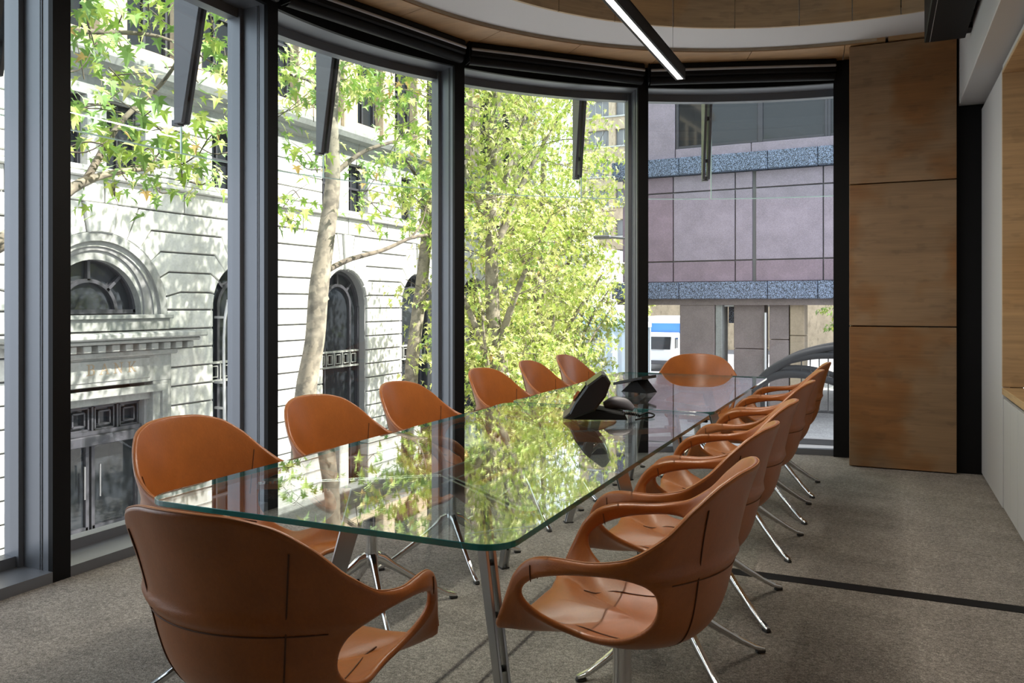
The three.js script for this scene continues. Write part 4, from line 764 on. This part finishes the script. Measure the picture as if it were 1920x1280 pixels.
{
  // pale leaning trunk
  const X = -6.7, P = (x, y) => onX(x, y, X), base = P(560, 800); base.y = GROUND;
  const clumps = [];
  for (const [px, py, n, r] of [[545, 200, 90, 0.6], [560, 130, 90, 0.6], [540, 400, 50, 0.35], [550, 370, 40, 0.35], [660, 120, 100, 0.7], [730, 110, 100, 0.7], [700, 190, 80, 0.55], [755, 230, 80, 0.55], [670, 300, 60, 0.5], [720, 330, 46, 0.4], [690, 355, 40, 0.4], [700, 385, 34, 0.35], [790, 180, 100, 0.7], [780, 300, 80, 0.55], [805, 370, 80, 0.5], [800, 250, 80, 0.6], [575, 300, 40, 0.4], [630, 160, 60, 0.5], [790, 420, 36, 0.35], [700, 425, 20, 0.25], [740, 270, 40, 0.4]]) clumps.push(cl(px, py, X + rr(-0.8, 0.8), r * 0.75, Math.round(n * 0.6)));
  for (let k = 0; k < 26; k++) clumps.push([V(-6.7 + rr(-1.8, 1.8), rr(5.8, 11), -8.6 + rr(-2.4, 2.4)), 0.8, 56]);
  tree('plane_tree', 'street tree with a pale leaning trunk in the middle of its window', [base, P(572, 745), P(590, 640), P(598, 540), P(612, 440), P(624, 340), P(622, 200), P(640, 60)], [0.155, 0.135, 0.128, 0.128, 0.115, 0.10, 0.085, 0.055],
    [[[P(604, 512), P(650, 488), P(720, 468), P(770, 446), P(800, 440)], 0.042, 0.022], [[P(622, 330), P(680, 285), P(740, 265), P(800, 250)], 0.04, 0.014], [[P(622, 240), P(590, 160), P(545, 140)], 0.035, 0.014], [[P(770, 446), P(790, 420), P(800, 385)], 0.02, 0.008], [[P(600, 535), P(606, 548), P(612, 562)], 0.055, 0.04], [[P(640, 80), V(-6.4, 7, -9), V(-6.2, 9, -9.6)], 0.055, 0.02]], clumps, 0.125, [4, 3, 1.6, 0.9, 4, 1.3], 300);  // tints weighted dark to imitate leaves seen from their shaded side
}
{
  const X = -8.2, P = (x, y) => onX(x, y, X), base = P(762, 760); base.y = GROUND;
  const clumps = [];
  for (const [px, py, n, r] of [[800, 330, 80, 0.7], [812, 400, 70, 0.6], [780, 380, 50, 0.5], [860, 330, 80, 0.8], [830, 440, 50, 0.6]]) clumps.push(cl(px, py, X + rr(-0.8, 0.8), r, n));
  for (let k = 0; k < 44; k++) clumps.push([V(X + rr(-1.6, 1.8), rr(4.8, 9.5), -12.2 + rr(-1.8, 1.8)), 0.7, 50]);
  tree('plane_tree', 'thinner tree right of the leaning trunk, before an arched window', [base, P(772, 690), P(782, 600), P(792, 520), P(800, 440), P(808, 360), P(815, 260)], [0.135, 0.128, 0.124, 0.12, 0.11, 0.10, 0.065], [[[P(806, 380), P(780, 330), P(760, 300)], 0.05, 0.02], [[P(808, 360), P(850, 300), P(880, 260)], 0.06, 0.02]], clumps, 0.14, [3, 3, 3, 1.5, 2, 1], 0);
}
function bigTree(label, x, z, r, y0, y1, n, per, size, weights, singles) {
  const clumps = []; for (let k = 0; k < n; k++) { const a = rr(0, 6.28), h = Math.sqrt(rnd()), y = rr(y0, y1), w = Math.sin(Math.PI * clamp((y - y0 + 0.8) / (y1 - y0 + 1.6), 0, 1)) ** 0.5; clumps.push([V(x + Math.cos(a) * h * r * w, y, z + Math.sin(a) * h * r * w), 0.85, per]); }
  const limbs = []; for (let k = 0; k < 7; k++) { const a = k * 0.9 + rr(0, 0.5), q = rr(y0, (y0 + y1) / 2); limbs.push([[V(x, q - 1.2, z), V(x + Math.cos(a) * r * 0.4, q + 0.2, z + Math.sin(a) * r * 0.4), V(x + Math.cos(a) * r * 0.85, q + 1.4, z + Math.sin(a) * r * 0.85)], 0.09, 0.02]); }
  return tree('plane_tree', label, [V(x, GROUND, z), V(x + 0.1, 0, z), V(x - 0.05, y0 + 2, z), V(x, y1 - 1, z)], [0.2, 0.18, 0.14, 0.05], limbs, clumps, size, weights, singles);
}
const sunTint = [1.6, 3, 4.5, 5, 1.0, 1];  // tint weights leaning pale: sunlight put into the leaf colour
bigTree('broad sunlit tree filling the left half of the leafy window', -6.8, -14.2, 1.6, -0.9, 9.5, 140, 84, 0.112, sunTint, 300);
bigTree('broad sunlit tree filling the right half of the leafy window', -7.9, -19.4, 1.9, -1.1, 6.6, 120, 92, 0.118, sunTint, 0);
bigTree('smaller sunlit tree behind the lamp arm at the right of the leafy window', -9.7, -26.2, 1.7, -1.2, 4.9, 70, 90, 0.15, sunTint, 0);
bigTree('green tree beyond the columns at the right edge of the last window', 0.4, -47, 3.0, -1.2, 3.6, 60, 70, 0.22, [4, 3, 1, 0.5, 4, 0.2], 0);
bigTree('yellow green tree above the truck, left of the granite columns', -19.5, -67, 2.6, 0.2, 5.0, 50, 60, 0.24, sunTint, 0);

// ---------------------------------------------------------------- street furniture, traffic, people
{
  const g = thing('street_lamp', 'slim street lamp arm reaching out of the leaves beside the granite building', 'street lamp', [-4.95, GROUND, -18.0]);
  part('pole', taper([V(0, 0, 0), V(0, 4, 0), V(0, 5.6, 0), V(0, 5.9, 0)], [0.08, 0.06, 0.05, 0.05], 8, 10), M.steel, g);
  part('arm', tube([V(0, 5.82, 0), V(-0.4, 5.86, 0.0), V(-0.75, 5.90, 0.0)], 0.025, 8, 8), M.steel, g);
  part('lamp_head', box(-1.12, 5.86, -0.09, -0.70, 5.95, 0.09, 0.03), M.steel, g);
}
{
  // curved steel canopy ribs over a stair in front of the granite building
  const c = thing('canopy_frame', 'dark curved steel canopy ribs outside the right hand window', 'canopy', [-2.5, GROUND, -20.6]), G = -GROUND, Q = (x, y, z) => V(x + 2.5, y + G, z);
  for (const z of [0, -1.6]) {
    part('rib', taper([Q(-2.85, -0.85, z), Q(-2.5, -0.42, z), Q(-2.0, -0.08, z), Q(-1.5, 0.12, z), Q(-0.9, 0.25, z), Q(0.6, 0.36, z)], [0.12, 0.11, 0.10, 0.08, 0.07, 0.06], 24, 8), M.ribSteel, c);
    part('rib', taper([Q(-2.0, -0.10, z), Q(-1.5, 0.02, z), Q(-0.9, 0.05, z), Q(0.6, 0.0, z)], [0.08, 0.085, 0.08, 0.06], 18, 8), M.ribSteel, c);
    part('rib', taper([Q(-2.75, -0.68, z), Q(-2.3, -0.46, z), Q(-1.8, -0.42, z), Q(-1.2, -0.52, z), Q(-0.2, -0.9, z)], [0.10, 0.11, 0.10, 0.09, 0.05], 18, 8), M.ribSteel, c);
    for (const x of [-2.83, 0.4]) part('post', box(x + 2.44, 0, z - 0.06, x + 2.56, x < 0 ? 2.35 : 3.4, z + 0.06, 0.01), M.ribSteel, c);
  }
  for (let k = 0; k < 9; k++) part('baluster', box(0.75 + k * 0.2, G - 1.3, -0.02, 0.775 + k * 0.2, G + 0.0, 0.02, 0.004), M.ribSteel, c);
  part('handrail', box(0.7, G - 1.32, -0.03, 2.7, G - 1.26, 0.03, 0.01), M.ribSteel, c);
}
{
  const t = thing('truck', 'white truck with a blue stripe parked left of the granite columns', 'truck', [-13.0, GROUND, -53]);
  part('cargo_box', box(-1.7, 0.9, -6.2, 1.3, 3.5, -1.0, 0.05), M.truckWhite, t); part('stripe', merge([box(-1.72, 2.0, -6.0, 1.32, 3.05, -0.98, 0.01)]), M.blue, t);
  const cab = part('cab', slab([[0, 0.5], [2.1, 0.5], [2.1, 1.3], [1.75, 2.35], [0, 2.45]], 2.0, 0.06, (a, b, d) => V(-1.2 + d, b, -0.95 + a)), M.truckWhite, t);
  part('windscreen', slab([[2.06, 1.42], [2.11, 1.42], [1.84, 2.22], [1.79, 2.22]], 1.7, 0, (a, b, d) => V(-1.05 + d, b, -0.90 + a)), M.darkGlass, cab);
  part('side_window', box(-1.23, 1.45, -0.2, 0.86, 2.15, 0.55, 0.02), M.darkGlass, cab);
  for (const z of [0.4, -4.8]) for (const x of [-1.15, 0.75]) { const w = part('wheel', new THREE.CylinderGeometry(0.45, 0.45, 0.28, 20).rotateZ(Math.PI / 2).translate(x, 0.45, z), M.black, t); }
  part('bumper', box(-1.25, 0.45, 1.12, 0.85, 0.7, 1.25, 0.03), M.steel, t); part('chassis', box(-0.9, 0.55, -6, 0.6, 0.9, 0.2, 0.02), M.black, t);
}
{
  const m = thing('marquee', 'pale blue fabric marquee on the street corner beyond the trees', 'marquee', [-14.5, GROUND, -45]);
  part('roof', slab([[-2.2, 3.0], [2.2, 3.0], [2.2, 3.2], [0, 4.2], [-2.2, 3.2]], 4.0, 0.03, (a, b, d) => V(a, b, d - 2)), M.tent, m);
  const w = []; for (let k = 0; k < 22; k++) { const x0 = -2.2 + k * 0.2, x1 = x0 + 0.2, z = (q) => -1.9 + 0.05 * Math.sin(q * 9); w.push(V(x0, 0.1, z(x0)), V(x1, 0.1, z(x1)), V(x1, 3, z(x1)), V(x0, 0.1, z(x0)), V(x1, 3, z(x1)), V(x0, 3, z(x0))); }
  part('back_curtain', fromTris(w), M.tent, m);
  for (const x of [-2.1, 2.1]) for (const z of [-1.9, 1.9]) part('pole', new THREE.CylinderGeometry(0.04, 0.04, 3.05, 8).translate(x, 1.52, z), M.steelPale, m);
  const h = thing('hoarding', 'white site hoarding panels low behind the sunlit trees', 'hoarding', [-16.5, GROUND, -40]);
  for (let k = 0; k < 6; k++) part('panel', box(-3.6 + k * 1.2 + 0.01, 0.1, -0.03, -3.6 + (k + 1) * 1.2 - 0.01, 2.5, 0.03, 0.01), M.truckWhite, h);
  part('frame', merge([box(-3.6, 0.0, -0.1, 3.6, 0.1, 0.1, 0.01), box(-3.6, 2.5, -0.05, 3.6, 2.56, 0.05, 0.01)]), M.steelPale, h);
}
// people: one continuous body from a smooth field
function personGeo(bones, res = 56) {
  const mc = new MarchingCubes(res, new THREE.MeshBasicMaterial(), false, false, 60000); mc.isolation = 0; const S = 2.0, half = res / 2;
  const a = V(), b = V(), p = V(), ab = V();
  for (let z = 0; z < res; z++) for (let y = 0; y < res; y++) for (let x = 0; x < res; x++) {
    p.set((x - half) / half * S / 2, (y - half) / half * S / 2 + 0.9, (z - half) / half * S / 2); let acc = 0;
    for (const [q0, q1, r0, r1] of bones) { a.fromArray(q0); b.fromArray(q1); ab.copy(b).sub(a); const t = clamp(p.clone().sub(a).dot(ab) / Math.max(1e-9, ab.lengthSq()), 0, 1), d = p.distanceTo(a.clone().addScaledVector(ab, t)) - lerp(r0, r1, t); acc += Math.exp(-d * 45); }
    mc.field[x + y * res + z * res * res] = Math.log(acc) / 45;
  }
  mc.update(); const n = mc.count, g = new THREE.BufferGeometry(), pos = new Float32Array(n * 3), nor = new Float32Array(n * 3);
  for (let i = 0; i < n; i++) { pos[3 * i] = mc.positionArray[3 * i] * S / 2; pos[3 * i + 1] = mc.positionArray[3 * i + 1] * S / 2 + 0.9; pos[3 * i + 2] = mc.positionArray[3 * i + 2] * S / 2; }
  g.setAttribute('position', new THREE.BufferAttribute(pos, 3)); g.computeVertexNormals(); return boxUV(g);
}
{
  const cloth = std({ vertexColors: true, roughness: 0.9 });
  const colour = (g, pick) => { const p = g.attributes.position, c = new Float32Array(p.count * 3); for (let i = 0; i < p.count; i++) c.set(pick(p.getX(i), p.getY(i), p.getZ(i)), 3 * i); g.setAttribute('color', new THREE.BufferAttribute(c, 3)); return g; };
  const man = (step) => [[[0, 1.62, 0.02], [0, 1.70, 0.0], 0.095, 0.10], [[0, 1.45, 0], [0, 1.58, 0.01], 0.055, 0.055], [[-0.17, 1.42, 0], [0.17, 1.42, 0], 0.07, 0.07], [[0, 1.35, 0.01], [0, 1.0, 0], 0.15, 0.135], [[-0.08, 0.95, 0], [0.08, 0.95, 0], 0.12, 0.12],
    [[-0.10, 0.9, 0], [-0.11, 0.5, step], 0.085, 0.06], [[-0.11, 0.5, step], [-0.11, 0.09, step * 0.6], 0.06, 0.042], [[-0.11, 0.05, step * 0.6], [-0.12, 0.04, step * 0.6 + 0.14], 0.045, 0.035], [[0.10, 0.9, 0], [0.11, 0.5, -step * 0.3], 0.085, 0.06], [[0.11, 0.5, -step * 0.3], [0.11, 0.09, -step], 0.06, 0.042], [[0.11, 0.05, -step], [0.12, 0.04, -step + 0.14], 0.045, 0.035],
    [[-0.20, 1.40, 0], [-0.27, 1.12, -step * 0.4], 0.055, 0.045], [[-0.27, 1.12, -step * 0.4], [-0.25, 0.88, 0.08], 0.043, 0.034], [[0.20, 1.40, 0], [0.27, 1.12, step * 0.5], 0.055, 0.045], [[0.27, 1.12, step * 0.5], [0.22, 0.92, 0.2], 0.043, 0.034]];
  const skin = [0.45, 0.27, 0.18];
  const a = solo('person', colour(personGeo(man(0.16)), (x, y, z) => y > 1.52 ? (y > 1.70 || z < -0.03 ? [0.03, 0.02, 0.02] : skin) : y > 0.92 ? (Math.abs(x) > 0.21 && y < 1.0 ? skin : [0.85, 0.16, 0.02]) : y > 0.1 ? [0.02, 0.03, 0.08] : [0.02, 0.02, 0.02]), cloth, 'person in an orange high visibility vest walking on the far pavement', 'person');
  a.position.set(-14.6, GROUND, -47.5); a.rotation.y = 0.8;
  const b = solo('person', colour(personGeo(man(0.10)), (x, y, z) => y > 1.52 ? (y > 1.68 || z < -0.03 ? [0.05, 0.03, 0.02] : skin) : y > 0.92 ? [0.02, 0.02, 0.03] : y > 0.1 ? [0.03, 0.04, 0.10] : [0.02, 0.02, 0.02]), cloth, 'person in dark clothes walking near the parked truck', 'person');
  b.position.set(-13.35, GROUND, -46.5); b.rotation.y = -2.2;
}
renderer.render(scene, camera);
